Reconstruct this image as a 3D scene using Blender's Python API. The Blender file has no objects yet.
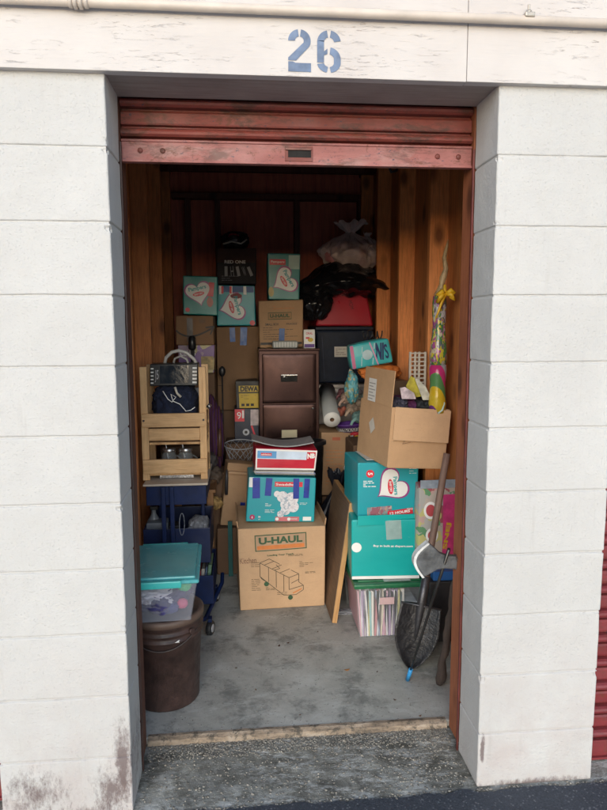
import bpy, bmesh, math, random
from mathutils import Vector, Matrix, Euler, noise
R = math.radians
C = bpy.context.scene.collection
random.seed(7)

# ------------------------------------------------------------------ camera
CX, CY, CZ = -0.1923, -1.916, 1.531
YAW, PIT, ROL, FPX = 0.0926, 0.125, -0.0034, 648.5
cy_, sy_, cp_, sp_ = math.cos(YAW), math.sin(YAW), math.cos(PIT), math.sin(PIT)
FW = Vector((sy_*cp_, cy_*cp_, -sp_)); r0 = Vector((cy_, -sy_, 0)); u0 = r0.cross(FW)
RT = math.cos(ROL)*r0 + math.sin(ROL)*u0
UP = -math.sin(ROL)*r0 + math.cos(ROL)*u0
def at(px, py, Y):
    """measured photo pixel -> real (X, Z) on the plane at depth Y (a measuring aid)"""
    d = FPX*FW + (px-303.5)*RT + (405-py)*UP
    t = (Y-CY)/d.y
    return CX+t*d.x, CZ+t*d.z
cam = bpy.data.cameras.new('camera'); co = bpy.data.objects.new('camera', cam); C.objects.link(co)
cam.sensor_fit = 'HORIZONTAL'; cam.sensor_width = 36; cam.lens = FPX*36/607
cam.clip_start = .05; cam.clip_end = 500
m = Matrix((RT, UP, -FW)).transposed().to_4x4(); m.translation = (CX, CY, CZ); co.matrix_world = m
bpy.context.scene.camera = co

# ------------------------------------------------------------------ materials
def newmat(name):
    m = bpy.data.materials.new(name); m.use_nodes = True
    nt = m.node_tree; b = nt.nodes['Principled BSDF']
    return m, nt, b
def N(nt, t, **k):
    n = nt.nodes.new(t)
    for a, v in k.items(): setattr(n, a, v)
    return n
def L(nt, a, b): nt.links.new(a, b)
def coords(nt, scale=(1, 1, 1), geo=False):
    mp = N(nt, 'ShaderNodeMapping'); mp.inputs['Scale'].default_value = scale
    if geo: L(nt, N(nt, 'ShaderNodeNewGeometry').outputs['Position'], mp.inputs['Vector'])
    else: L(nt, N(nt, 'ShaderNodeTexCoord').outputs['Object'], mp.inputs['Vector'])
    return mp.outputs['Vector']
def noi(nt, vec, scale, detail=4, rough=.55, dist=0):
    n = N(nt, 'ShaderNodeTexNoise'); n.inputs['Scale'].default_value = scale; n.inputs['Detail'].default_value = detail
    n.inputs['Roughness'].default_value = rough; n.inputs['Distortion'].default_value = dist; L(nt, vec, n.inputs['Vector'])
    return n.outputs['Fac']
def ramp(nt, fac, stops):
    r = N(nt, 'ShaderNodeValToRGB'); e = r.color_ramp.elements
    while len(e) > 1: e.remove(e[0])
    for i, (p, c) in enumerate(stops):
        c = (c, c, c) if isinstance(c, (int, float)) else c
        el = e[0] if i == 0 else e.new(p)
        el.position = p; el.color = (*c, 1)
    L(nt, fac, r.inputs['Fac']); return r.outputs['Color']
def mix(nt, fac, a, b, bt='MIX'):
    n = N(nt, 'ShaderNodeMix', data_type='RGBA', blend_type=bt)
    if isinstance(fac, (int, float)): n.inputs[0].default_value = fac
    else: L(nt, fac, n.inputs[0])
    for i, v in ((6, a), (7, b)):
        if isinstance(v, tuple): n.inputs[i].default_value = (*v[:3], 1)
        else: L(nt, v, n.inputs[i])
    return n.outputs[2]
def mth(nt, op, a, b=0.0, clamp=False):
    n = N(nt, 'ShaderNodeMath', operation=op, use_clamp=clamp)
    for i, v in enumerate((a, b)):
        if isinstance(v, (int, float)): n.inputs[i].default_value = v
        else: L(nt, v, n.inputs[i])
    return n.outputs[0]
def bump(nt, b, h, strength=.3, dist=.01):
    n = N(nt, 'ShaderNodeBump'); n.inputs['Strength'].default_value = strength; n.inputs['Distance'].default_value = dist
    L(nt, h, n.inputs['Height']); L(nt, n.outputs['Normal'], b.inputs['Normal'])
_cache = {}
def M(col, rough=.6, var=.15, scale=12, bmp=.15, stretch=(1, 1, 1), metal=0, alpha=1, spec=.5, name=None, bd=.004):
    """plain stuff with mottled tone, mottled gloss and a fine bump"""
    key = (tuple(col), rough, var, scale, bmp, stretch, metal, alpha, spec, bd)
    if key in _cache: return _cache[key]
    m, nt, b = newmat(name or 'mottled')
    v = coords(nt, stretch); n1 = noi(nt, v, scale, 5)
    lo = tuple(c*(1-var) for c in col); hi = tuple(min(1, c*(1+var)) for c in col)
    L(nt, ramp(nt, n1, [(.3, lo), (.7, hi)]), b.inputs['Base Color'])
    L(nt, ramp(nt, noi(nt, v, scale*2.3, 3), [(.3, max(0, rough-.08)), (.7, min(1, rough+.1))]), b.inputs['Roughness'])
    b.inputs['Metallic'].default_value = metal; b.inputs['Alpha'].default_value = alpha
    b.inputs['Specular IOR Level'].default_value = spec
    if bmp: bump(nt, b, noi(nt, v, scale*5, 4), bmp, bd)
    _cache[key] = m; return m

def mat_block():
    m, nt, b = newmat('painted_block'); g = coords(nt, geo=True)
    sep = N(nt, 'ShaderNodeSeparateXYZ'); L(nt, g, sep.inputs[0])
    base = ramp(nt, noi(nt, g, 2.2, 6, .6), [(.3, (.515, .505, .49)), (.7, (.58, .572, .558))])
    base = mix(nt, ramp(nt, noi(nt, g, 14, 5, .7), [(.5, 0.0), (.8, .35)]), base, (.50, .48, .455))
    # tiny pits
    base = mix(nt, ramp(nt, noi(nt, g, 130, 2, .5), [(.66, 0.0), (.72, .45)]), base, (.50, .47, .44))
    # a pinkish splash weathering near the ground
    low = mth(nt, 'SUBTRACT', 1, mth(nt, 'DIVIDE', sep.outputs['Z'], .62), True)
    pk = mth(nt, 'MULTIPLY', low, ramp(nt, noi(nt, g, 5, 5, .7), [(.4, 0.0), (.65, 1.0)]), True)
    base = mix(nt, mth(nt, 'MULTIPLY', pk, .7), base, (.49, .42, .40))
    drip = ramp(nt, noi(nt, coords(nt, (1, 1, .07), True), 38, 6, .7), [(.56, 0.0), (.72, .35)])
    base = mix(nt, mth(nt, 'MULTIPLY', drip, ramp(nt, noi(nt, g, 3, 3), [(.45, 0.0), (.6, 1.0)])), base, (.40, .37, .34))
    # mould: grows at the foot of the left pillar, near its inner corner
    def spot(cx, cz, rx, rz):
        dx = mth(nt, 'DIVIDE', mth(nt, 'SUBTRACT', sep.outputs['X'], cx), rx)
        dz = mth(nt, 'DIVIDE', mth(nt, 'SUBTRACT', sep.outputs['Z'], cz), rz)
        r = mth(nt, 'SQRT', mth(nt, 'ADD', mth(nt, 'MULTIPLY', dx, dx), mth(nt, 'MULTIPLY', dz, dz)))
        return mth(nt, 'SUBTRACT', 1, r, True)
    n2 = noi(nt, coords(nt, (1.6, 1.6, .7), True), 26, 8, .78)
    n3 = noi(nt, coords(nt, (1, 1, .45), True), 70, 6, .8)
    for (sx, sz, rx, rz, k) in ((-.584, .17, .045, .22, 1.1), (-.62, .08, .10, .14, .9), (-.86, .08, .20, .15, .72), (-.70, .0, .28, .07, .75), (.574, .14, .012, .07, 1.5), (.75, .0, .3, .035, 1.1)):
        s = mth(nt, 'MULTIPLY', spot(sx, sz, rx, rz), k)
        f = ramp(nt, mth(nt, 'ADD', mth(nt, 'ADD', mth(nt, 'MULTIPLY', n2, .8), mth(nt, 'MULTIPLY', n3, .5)), mth(nt, 'MULTIPLY', s, .42)), [(.78, 0.0), (1.0, .9)])
        base = mix(nt, mth(nt, 'MULTIPLY', f, mth(nt, 'MULTIPLY', s, 2.4, True)), base, (.17, .13, .125))
    L(nt, base, b.inputs['Base Color']); b.inputs['Roughness'].default_value = .78; b.inputs['Specular IOR Level'].default_value = .25
    pit = ramp(nt, noi(nt, g, 170, 2, .5), [(.60, 1.0), (.70, 0.0)])
    h = mth(nt, 'ADD', mth(nt, 'ADD', noi(nt, g, 70, 8, .75), mth(nt, 'MULTIPLY', noi(nt, g, 14, 4), .6)), mth(nt, 'MULTIPLY', pit, .35))
    bump(nt, b, h, .65, .005)
    return m
def mat_fascia(name='weathered_white_board', seed=0.):
    m, nt, b = newmat(name); g0 = N(nt, 'ShaderNodeMapping'); g0.inputs['Location'].default_value = (seed, 0, seed)
    g0.inputs['Scale'].default_value = (1.3, 1, 11); L(nt, N(nt, 'ShaderNodeNewGeometry').outputs['Position'], g0.inputs[0]); g = g0.outputs[0]
    geo = coords(nt, geo=True)
    base = ramp(nt, noi(nt, geo, 3, 5, .6), [(.3, (.53, .485, .46)), (.7, (.61, .575, .55))])
    grain = noi(nt, coords(nt, (1, 1, 14), True), 9, 8, .75, .4)
    base = mix(nt, ramp(nt, grain, [(.50, 0.0), (.72, .5)]), base, (.60, .55, .53))
    patch = ramp(nt, noi(nt, coords(nt, (.7, 1, 2), True), 4.5, 4, .6), [(.46, 0.0), (.66, 1.0)])
    cr = ramp(nt, noi(nt, g, 12, 10, .8, .5), [(.575, 0.0), (.605, 1.0)])
    f = mth(nt, 'MULTIPLY', patch, cr)
    base = mix(nt, mth(nt, 'MULTIPLY', f, .55), base, (.36, .32, .31))
    f2 = mth(nt, 'MULTIPLY', f, ramp(nt, noi(nt, g, 22, 4, .7), [(.52, 0.0), (.6, 1.0)]))
    base = mix(nt, f2, base, (.17, .12, .09))
    L(nt, base, b.inputs['Base Color']); b.inputs['Roughness'].default_value = .7
    h = mth(nt, 'SUBTRACT', mth(nt, 'MULTIPLY', grain, .4), mth(nt, 'MULTIPLY', f, 1.2))
    bump(nt, b, h, .5, .004); return m
def mat_wood(name, c1, c2, dark, sc=1.0, axis='Z', rough=.65, knots=True, geo=True):
    m, nt, b = newmat(name)
    s = {'Z': (14, 14, .9), 'X': (.9, 14, 14), 'Y': (14, .9, 14)}[axis]; s = tuple(a*sc for a in s)
    v = coords(nt, s, geo); g = coords(nt, geo=geo)
    n1 = noi(nt, v, 2.2, 8, .7, .8)
    base = ramp(nt, n1, [(.28, c1), (.5, c2), (.72, c1)])
    fine = noi(nt, coords(nt, tuple(a*5 for a in s), geo), 2, 5, .7)
    base = mix(nt, ramp(nt, fine, [(.45, 0.0), (.75, .6)]), base, dark)
    if knots:
        ks = {'Z': (8, 8, 4.2), 'X': (4.2, 8, 8), 'Y': (8, 4.2, 8)}[axis]
        vo = N(nt, 'ShaderNodeTexVoronoi'); vo.inputs['Scale'].default_value = .9; L(nt, coords(nt, ks, geo), vo.inputs['Vector'])
        base = mix(nt, ramp(nt, vo.outputs['Distance'], [(.10, .95), (.26, 0.0)]), base, dark)
    base = mix(nt, ramp(nt, noi(nt, g, 3.1, 5, .6), [(.35, .45), (.65, 0.0)]), base, tuple(c*.45 for c in c1))
    L(nt, base, b.inputs['Base Color']); b.inputs['Roughness'].default_value = rough
    bump(nt, b, mth(nt, 'ADD', n1, fine), .35, .003); return m
def mat_concrete():
    m, nt, b = newmat('worn_concrete'); g = coords(nt, geo=True)
    base = ramp(nt, noi(nt, g, 1.7, 8, .65, .5), [(.32, (.26, .26, .235)), (.5, (.42, .415, .38)), (.66, (.55, .55, .51))])
    base = mix(nt, ramp(nt, noi(nt, g, 6, 7, .7), [(.5, 0.0), (.62, .7)]), base, (.15, .155, .145))
    base = mix(nt, ramp(nt, noi(nt, coords(nt, (1, 3, 1), True), 4, 9, .75, 1.), [(.54, 0.0), (.64, .7)]), base, (.53, .54, .515))
    base = mix(nt, ramp(nt, noi(nt, g, 90, 3, .6), [(.62, 0.0), (.7, .5)]), base, (.07, .065, .06))
    L(nt, base, b.inputs['Base Color'])
    L(nt, ramp(nt, noi(nt, g, 5, 5), [(.3, .45), (.7, .8)]), b.inputs['Roughness'])
    vo = N(nt, 'ShaderNodeTexVoronoi'); vo.feature = 'DISTANCE_TO_EDGE'; vo.inputs['Scale'].default_value = 1.1
    w_ = N(nt, 'ShaderNodeVectorMath', operation='ADD'); nn = N(nt, 'ShaderNodeTexNoise'); nn.inputs['Scale'].default_value = 6; L(nt, g, nn.inputs['Vector']); ss = N(nt, 'ShaderNodeVectorMath', operation='SCALE'); ss.inputs['Scale'].default_value = .25
    L(nt, nn.outputs['Color'], ss.inputs[0]); L(nt, g, w_.inputs[0]); L(nt, ss.outputs[0], w_.inputs[1]); L(nt, w_.outputs[0], vo.inputs['Vector'])
    L(nt, mix(nt, ramp(nt, vo.outputs['Distance'], [(.0, .22), (.004, 0.0)]), base, (.16, .15, .14)), b.inputs['Base Color'])
    bump(nt, b, mth(nt, 'ADD', noi(nt, g, 40, 6, .7), noi(nt, g, 4, 3)), .4, .004); return m
def mat_apron():
    m, nt, b = newmat('mossy_rough_concrete'); g = coords(nt, geo=True)
    base = ramp(nt, noi(nt, g, 5, 9, .75, .6), [(.36, (.085, .078, .062)), (.5, (.25, .24, .205)), (.62, (.48, .47, .42))])
    base = mix(nt, ramp(nt, noi(nt, coords(nt, (1, 2.5, 1), True), 9, 10, .8), [(.49, 0.0), (.58, .9)]), base, (.58, .575, .54))
    base = mix(nt, ramp(nt, noi(nt, g, 3, 6, .7), [(.47, 0.0), (.62, .7)]), base, (.075, .07, .055))
    vo = N(nt, 'ShaderNodeTexVoronoi'); vo.inputs['Scale'].default_value = 130; L(nt, g, vo.inputs['Vector'])
    sp = mth(nt, 'MULTIPLY', ramp(nt, vo.outputs['Distance'], [(.22, 1.0), (.32, 0.0)]), ramp(nt, noi(nt, g, 60, 2), [(.52, 0.0), (.58, 1.0)]))
    base = mix(nt, sp, base, (.62, .58, .50))
    L(nt, base, b.inputs['Base Color']); b.inputs['Roughness'].default_value = .9
    bump(nt, b, mth(nt, 'ADD', noi(nt, g, 70, 8, .75), mth(nt, 'MULTIPLY', sp, .4)), 1.0, .008); return m
def mat_asphalt():
    m, nt, b = newmat('asphalt'); g = coords(nt, geo=True)
    base = ramp(nt, noi(nt, g, 160, 4, .7), [(.35, (.022, .027, .036)), (.6, (.05, .058, .075)), (.75, (.10, .11, .13))])
    base = mix(nt, ramp(nt, noi(nt, g, 1.3, 5), [(.4, 0.0), (.7, .4)]), base, (.075, .082, .10))
    vo = N(nt, 'ShaderNodeTexVoronoi'); vo.inputs['Scale'].default_value = 95; L(nt, g, vo.inputs['Vector'])
    base = mix(nt, mth(nt, 'MULTIPLY', ramp(nt, vo.outputs['Distance'], [(.25, .8), (.36, 0.0)]), ramp(nt, noi(nt, g, 33, 2), [(.5, 0.0), (.56, 1.0)])), base, (.16, .165, .18))
    L(nt, base, b.inputs['Base Color']); b.inputs['Roughness'].default_value = .8
    bump(nt, b, noi(nt, g, 150, 5, .7), .9, .006); return m
def mat_shutter(col=(.26, .058, .045), dirt=.8):
    m, nt, b = newmat('faded_red_metal'); g = coords(nt, geo=True); gs = coords(nt, (1.2, 1, 3.5), True)
    base = ramp(nt, noi(nt, gs, 3, 6, .7), [(.3, tuple(c*.72 for c in col)), (.55, col), (.75, (col[0]*1.08, col[1]*1.9, col[2]*1.9))])
    d = ramp(nt, noi(nt, gs, 6, 9, .8, .4), [(.48, 0.0), (.60, dirt)])
    base = mix(nt, d, base, (.06, .03, .022))
    base = mix(nt, ramp(nt, noi(nt, coords(nt, (1, 1, 2), True), 11, 9, .8, .6), [(.55, 0.0), (.62, .8)]), base, (.13, .04, .018))
    sc = ramp(nt, noi(nt, coords(nt, (3, 3, 5), True), 16, 8, .8), [(.60, 0.0), (.63, .95)])
    base = mix(nt, sc, base, (.045, .045, .07))
    L(nt, base, b.inputs['Base Color']); b.inputs['Metallic'].default_value = .0
    L(nt, ramp(nt, noi(nt, g, 9, 5), [(.3, .38), (.7, .7)]), b.inputs['Roughness'])
    bump(nt, b, noi(nt, g, 30, 6, .7), .35, .003); return m
def mat_kraft(col=(.40, .255, .145), name='kraft_card'):
    m, nt, b = newmat(name); g = coords(nt)
    base = ramp(nt, noi(nt, g, 3.5, 6, .65), [(.3, tuple(c*.84 for c in col)), (.7, tuple(c*1.1 for c in col))])
    base = mix(nt, ramp(nt, noi(nt, coords(nt, (1, 1, 5)), 14, 7, .75), [(.56, 0.0), (.72, .3)]), base, tuple(c*.5 for c in col))
    base = mix(nt, ramp(nt, noi(nt, g, 220, 2, .5), [(.6, 0.0), (.75, .3)]), base, tuple(c*.55 for c in col))
    L(nt, base, b.inputs['Base Color']); b.inputs['Roughness'].default_value = .75; b.inputs['Specular IOR Level'].default_value = .3
    w = N(nt, 'ShaderNodeTexWave'); w.bands_direction = 'X'; w.inputs['Scale'].default_value = 45; L(nt, g, w.inputs['Vector'])
    bump(nt, b, mth(nt, 'ADD', mth(nt, 'MULTIPLY', w.outputs['Fac'], .12), noi(nt, g, 18, 5, .6)), .25, .003); return m
def mat_teal(top=(.03, .31, .37), bot=(.01, .35, .40)):
    m, nt, b = newmat('teal_printed_card'); g = coords(nt)
    base = ramp(nt, noi(nt, coords(nt, (.6, .6, 1.6)), 4, 4, .6), [(.3, top), (.7, bot)])
    base = mix(nt, ramp(nt, noi(nt, g, 20, 7, .8), [(.64, 0.0), (.72, .35)]), base, (.28, .42, .40))
    L(nt, base, b.inputs['Base Color']); b.inputs['Roughness'].default_value = .36
    bump(nt, b, noi(nt, g, 12, 5, .6), .2, .003); return m
def mat_bands(name, cols, vec_scale, direction='DIAGONAL', scale=1.0, dist=1.2, rough=.25):
    m, nt, b = newmat(name); w = N(nt, 'ShaderNodeTexWave'); w.bands_direction = direction; w.wave_profile = 'SAW'
    w.inputs['Scale'].default_value = scale; w.inputs['Distortion'].default_value = dist; w.inputs['Detail'].default_value = 2; w.inputs['Detail Scale'].default_value = 2
    L(nt, coords(nt, vec_scale), w.inputs['Vector'])
    st = [(i/len(cols), c) for i, c in enumerate(cols)]
    r = ramp(nt, w.outputs['Fac'], st); r.node.color_ramp.interpolation = 'CONSTANT'
    L(nt, r, b.inputs['Base Color']); b.inputs['Roughness'].default_value = rough
    bump(nt, b, noi(nt, coords(nt), 25, 5), .5, .006); return m
def mat_blotch(name, cols, scale=14, rough=.5, stretch=(1, 1, 1)):
    m, nt, b = newmat(name); vo = N(nt, 'ShaderNodeTexVoronoi'); vo.inputs['Scale'].default_value = scale
    mx = N(nt, 'ShaderNodeVectorMath', operation='ADD'); n = N(nt, 'ShaderNodeTexNoise'); n.inputs['Scale'].default_value = scale*.7
    c = coords(nt, stretch); L(nt, c, n.inputs['Vector']); sc = N(nt, 'ShaderNodeVectorMath', operation='SCALE'); sc.inputs['Scale'].default_value = .12
    L(nt, n.outputs['Color'], sc.inputs[0]); L(nt, c, mx.inputs[0]); L(nt, sc.outputs[0], mx.inputs[1]); L(nt, mx.outputs[0], vo.inputs['Vector'])
    s = N(nt, 'ShaderNodeSeparateColor'); L(nt, vo.outputs['Color'], s.inputs[0])
    r = ramp(nt, s.outputs[0], [(i/len(cols), k) for i, k in enumerate(cols)]); r.node.color_ramp.interpolation = 'CONSTANT'
    L(nt, r, b.inputs['Base Color']); b.inputs['Roughness'].default_value = rough
    bump(nt, b, noi(nt, coords(nt), 20, 4), .3, .004); return m

BLOCK, FASC = mat_block(), mat_fascia()
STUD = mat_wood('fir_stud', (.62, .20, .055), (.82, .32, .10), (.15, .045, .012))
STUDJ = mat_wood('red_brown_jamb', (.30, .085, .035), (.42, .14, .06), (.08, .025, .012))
STUDL = mat_wood('fir_stud_shaded', (.44, .145, .045), (.60, .23, .075), (.11, .035, .012))  # same fir as STUD, the left wall's dimness put into the colour
STUD_SHADE = mat_wood('fir_shade_tone', (.09, .032, .02), (.14, .05, .03), (.04, .015, .01))  # fir darkened so the shade of the upper rear sits in its colour
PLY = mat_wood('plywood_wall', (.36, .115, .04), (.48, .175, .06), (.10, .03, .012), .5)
PLYR = mat_wood('plywood_wall_lit', (.50, .165, .05), (.64, .25, .08), (.13, .04, .015), .5)  # same plywood as PLY, the right wall's brighter light put into the colour
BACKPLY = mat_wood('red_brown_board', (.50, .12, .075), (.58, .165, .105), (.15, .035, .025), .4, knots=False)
PINE = mat_wood('pale_pine', (.70, .40, .17), (.84, .54, .27), (.38, .18, .065), 1, geo=False, rough=.5)
PINEX = mat_wood('pale_pine_x', (.70, .40, .17), (.84, .54, .27), (.38, .18, .065), 1, 'X', geo=False, rough=.5)
PINEY = mat_wood('pale_pine_y', (.66, .37, .15), (.80, .50, .24), (.36, .17, .06), 1, 'Y', geo=False, rough=.5)
BOARDF = mat_wood('walnut_board_face', (.16, .095, .055), (.23, .145, .09), (.08, .045, .025), .8, 'Y', geo=False, knots=False)
BOARDE = mat_wood('raw_board_edge', (.50, .26, .09), (.62, .36, .15), (.30, .13, .04), 1, geo=False)
CONC, APRON, ASPH = mat_concrete(), mat_apron(), mat_asphalt()
RED, PINKRED = mat_shutter(), mat_shutter((.34, .12, .11), .6)
DIRTYRED = mat_shutter((.20, .055, .045), .9)
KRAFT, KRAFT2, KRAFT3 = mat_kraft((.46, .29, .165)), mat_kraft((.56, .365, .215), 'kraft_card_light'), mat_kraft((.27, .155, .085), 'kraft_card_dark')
KRAFT_SHADE = mat_kraft((.17, .10, .06), 'kraft_gap_shade')  # filler carton kraft, darkened in colour to stand for shade in the gaps
TEAL, TEAL2 = mat_teal(), mat_teal((.0, .34, .33), (.01, .40, .385))
WHITE = M((.78, .78, .76), .45, .05); OFFW = M((.60, .58, .52), .5, .1); CREAM = M((.62, .55, .36), .5, .06)
INKG = M((.035, .09, .04), .6, .2, 60); INKK = M((.02, .018, .018), .5, .2, 40); INKO = M((.62, .20, .05), .6, .12, 30)
INKR = M((.62, .03, .05), .4, .1); INKM = M((.30, .05, .22), .4, .1); INKT = M((.02, .34, .36), .4, .1)
INKB = M((.02, .09, .32), .45, .15); STENCIL = M((.125, .175, .275), .6, .3, 25)
BTAPE = M((.012, .035, .30), .35, .25, 20, .3); SKYTAPE = M((.02, .10, .34), .4, .25, 20, .3)
CTAPE = M((.62, .64, .62), .2, .1, 25, .3, alpha=.45); BTAPE2 = M((.25, .15, .08), .3, .1, 25, .2)
BLACKP = M((.014, .014, .016), .35, .3, 20, .2); BLACKM = M((.02, .02, .022), .55, .3, 20, .3)
NAVY = M((.006, .013, .032), .5, .2, 15, .2, spec=.3); BLUE = M((.005, .016, .07), .5, .25, 18, .15, spec=.3); BLUED = M((.006, .015, .06), .4, .2)
NAVYCLOTH = M((.008, .013, .035), .9, .4, 40, .5); REDP = M((.42, .012, .03), .35, .12, 6, .1)
BAG = M((.007, .007, .009), .30, .3, 12, .15); BROWNP = M((.060, .034, .029), .48, .45, 16, .4)
BROWNL = M((.13, .085, .065), .5, .25, 12, .3); STEEL = M((.45, .45, .45), .3, .2, 20, .1, metal=.9)
DARKST = M((.10, .10, .11), .4, .35, 30, .3, metal=.7)
CABM = None
def mat_cab():
    m, nt, b = newmat('bronze_enamel'); g = coords(nt)
    L(nt, ramp(nt, noi(nt, g, 5, 6, .7), [(.3, (.028, .013, .012)), (.7, (.050, .025, .022))]), b.inputs['Base Color'])
    b.inputs['Metallic'].default_value = .85; b.inputs['Coat Weight'].default_value = .12; b.inputs['Coat Roughness'].default_value = .28
    L(nt, ramp(nt, noi(nt, g, 11, 6, .75), [(.35, .27), (.7, .40)]), b.inputs['Roughness'])
    bump(nt, b, noi(nt, g, 3, 2), .25, .012); return m
CABM = mat_cab()
CLEAR = M((.70, .74, .76), .10, .08, 8, .1, alpha=.09); FROST = M((.62, .64, .74), .15, .1, 9, .15, alpha=.14)
TEALP = M((.12, .52, .55), .2, .12, 9, .15, alpha=.78); TEALH = M((.05, .48, .46), .3, .08, 9, .1)
GREENP = M((.02, .15, .065), .35, .2, 12, .15, alpha=.93); PURPLE = M((.09, .03, .22), .5, .2); MAGENTA = M((.30, .03, .16), .6, .3)
ORANGE = M((.55, .16, .03), .7, .25); YELLOW = M((.62, .42, .03), .5, .15); GREYR = M((.16, .17, .18), .5, .2, 20, .2)
TAN = None
def mat_tan():
    m, nt, b = newmat('weathered_sill'); g = coords(nt, geo=True)
    base = ramp(nt, noi(nt, coords(nt, (1, 4, 4), True), 6, 8, .75), [(.35, (.13, .10, .075)), (.5, (.30, .23, .165)), (.65, (.42, .35, .28))])
    base = mix(nt, ramp(nt, noi(nt, g, 30, 6, .8), [(.50, 0.0), (.60, .85)]), base, (.07, .062, .05))
    L(nt, base, b.inputs['Base Color']); b.inputs['Roughness'].default_value = .85; bump(nt, b, noi(nt, g, 50, 6, .7), .7, .005); return m
TAN = mat_tan()

# ------------------------------------------------------------------ mesh helpers
def tag(o, label, cat, group=None):
    o['label'] = label; o['category'] = cat
    if group: o['group'] = group
    return o
def thing(name, label, cat, loc=(0, 0, 0), rot=(0, 0, 0), group=None):
    o = bpy.data.objects.new(name, None); C.objects.link(o); o.location = loc; o.rotation_euler = rot; o.empty_display_size = .05
    return tag(o, label, cat, group)
class MB:
    def __init__(s): s.bm = bmesh.new()
    def box(s, x0, x1, y0, y1, z0, z1, bev=0, mat=None, seg=2):
        r = bmesh.ops.create_cube(s.bm, size=1); vs = r['verts']
        for v in vs: v.co = Vector(((x0+x1)/2+v.co.x*(x1-x0), (y0+y1)/2+v.co.y*(y1-y0), (z0+z1)/2+v.co.z*(z1-z0)))
        if bev:
            es = list({e for v in vs for e in v.link_edges})
            rr = bmesh.ops.bevel(s.bm, geom=es, offset=bev, segments=seg, affect='EDGES', profile=.6)
            vs = list({v for f in rr['faces'] for v in f.verts} | {v for v in vs if v.is_valid})
        if mat is not None:
            for v in vs: v.co = mat @ v.co
        return s
    def poly(s, pts):
        s.bm.faces.new([s.bm.verts.new(p) for p in pts]); return s
    def tube(s, path, r, n=10, cap=True):
        path = [Vector(p) for p in path]; rs = r if isinstance(r, (list, tuple)) else [r]*len(path)
        rings = []; prev = None
        for i, p in enumerate(path):
            d = (path[min(i+1, len(path)-1)]-path[max(i-1, 0)]).normalized()
            if prev is None: a = d.orthogonal().normalized()
            else: a = (prev-d*prev.dot(d)).normalized()
            prev = a; b = d.cross(a)
            rings.append([s.bm.verts.new(p+rs[i]*(math.cos(2*math.pi*k/n)*a+math.sin(2*math.pi*k/n)*b)) for k in range(n)])
        for A, B in zip(rings, rings[1:]):
            for k in range(n):
                f = s.bm.faces.new((A[k], A[(k+1) % n], B[(k+1) % n], B[k])); f.smooth = True
        if cap: s.bm.faces.new(rings[0][::-1]); s.bm.faces.new(rings[-1])
        return s
    def lathe(s, prof, n=40, c=(0, 0), closed=False):
        rings = []
        for r, z in prof:
            rings.append([s.bm.verts.new((c[0]+r*math.cos(2*math.pi*k/n), c[1]+r*math.sin(2*math.pi*k/n), z)) for k in range(n)])
        for A, B in zip(rings, rings[1:]):
            for k in range(n):
                f = s.bm.faces.new((A[k], A[(k+1) % n], B[(k+1) % n], B[k])); f.smooth = True
        if closed: s.bm.faces.new(rings[0][::-1]); s.bm.faces.new(rings[-1])
        return s
    def prism(s, pts, x0, x1, axis='X', bev=0):
        def P(a, b, t): return {'X': (t, a, b), 'Y': (a, t, b), 'Z': (a, b, t)}[axis]
        A = [s.bm.verts.new(P(a, b, x0)) for a, b in pts]; B = [s.bm.verts.new(P(a, b, x1)) for a, b in pts]; n = len(pts)
        for k in range(n): s.bm.faces.new((A[k], A[(k+1) % n], B[(k+1) % n], B[k]))
        s.bm.faces.new(A[::-1]); s.bm.faces.new(B); return s
    def xf(s, mat): bmesh.ops.transform(s.bm, matrix=mat, verts=s.bm.verts); return s
    def build(s, name, mat, parent=None, fix=True, smooth=False):
        if fix: bmesh.ops.recalc_face_normals(s.bm, faces=s.bm.faces)
        me = bpy.data.meshes.new(name); s.bm.to_mesh(me); s.bm.free()
        if smooth:
            for p in me.polygons: p.use_smooth = True
        me.materials.append(mat); o = bpy.data.objects.new(name, me); C.objects.link(o)
        if parent is not None: o.parent = parent
        return o
def struct(name, mb, mat):
    o = mb.build(name, mat); o['kind'] = 'structure'; return o
_tc = {}
def textmesh(s, bold=0.0):
    if (s, bold) in _tc: return _tc[(s, bold)]
    cu = bpy.data.curves.new('t', 'FONT'); cu.body = s; cu.align_x = 'CENTER'; cu.align_y = 'CENTER'; cu.size = 1; cu.offset = bold; cu.resolution_u = 3
    ob = bpy.data.objects.new('t', cu); C.objects.link(ob)
    dg = bpy.context.evaluated_depsgraph_get(); me = bpy.data.meshes.new_from_object(ob.evaluated_get(dg))
    vs = [(v.co.x, v.co.y) for v in me.vertices]; fs = [tuple(p.vertices) for p in me.polygons]
    bpy.data.objects.remove(ob); bpy.data.curves.remove(cu); bpy.data.meshes.remove(me)
    if vs:
        x0, x1 = min(v[0] for v in vs), max(v[0] for v in vs); y0, y1 = min(v[1] for v in vs), max(v[1] for v in vs)
        vs = [((x-(x0+x1)/2)/(x1-x0), (y-(y0+y1)/2)/(y1-y0)) for x, y in vs]
    _tc[(s, bold)] = (vs, fs); return vs, fs
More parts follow.
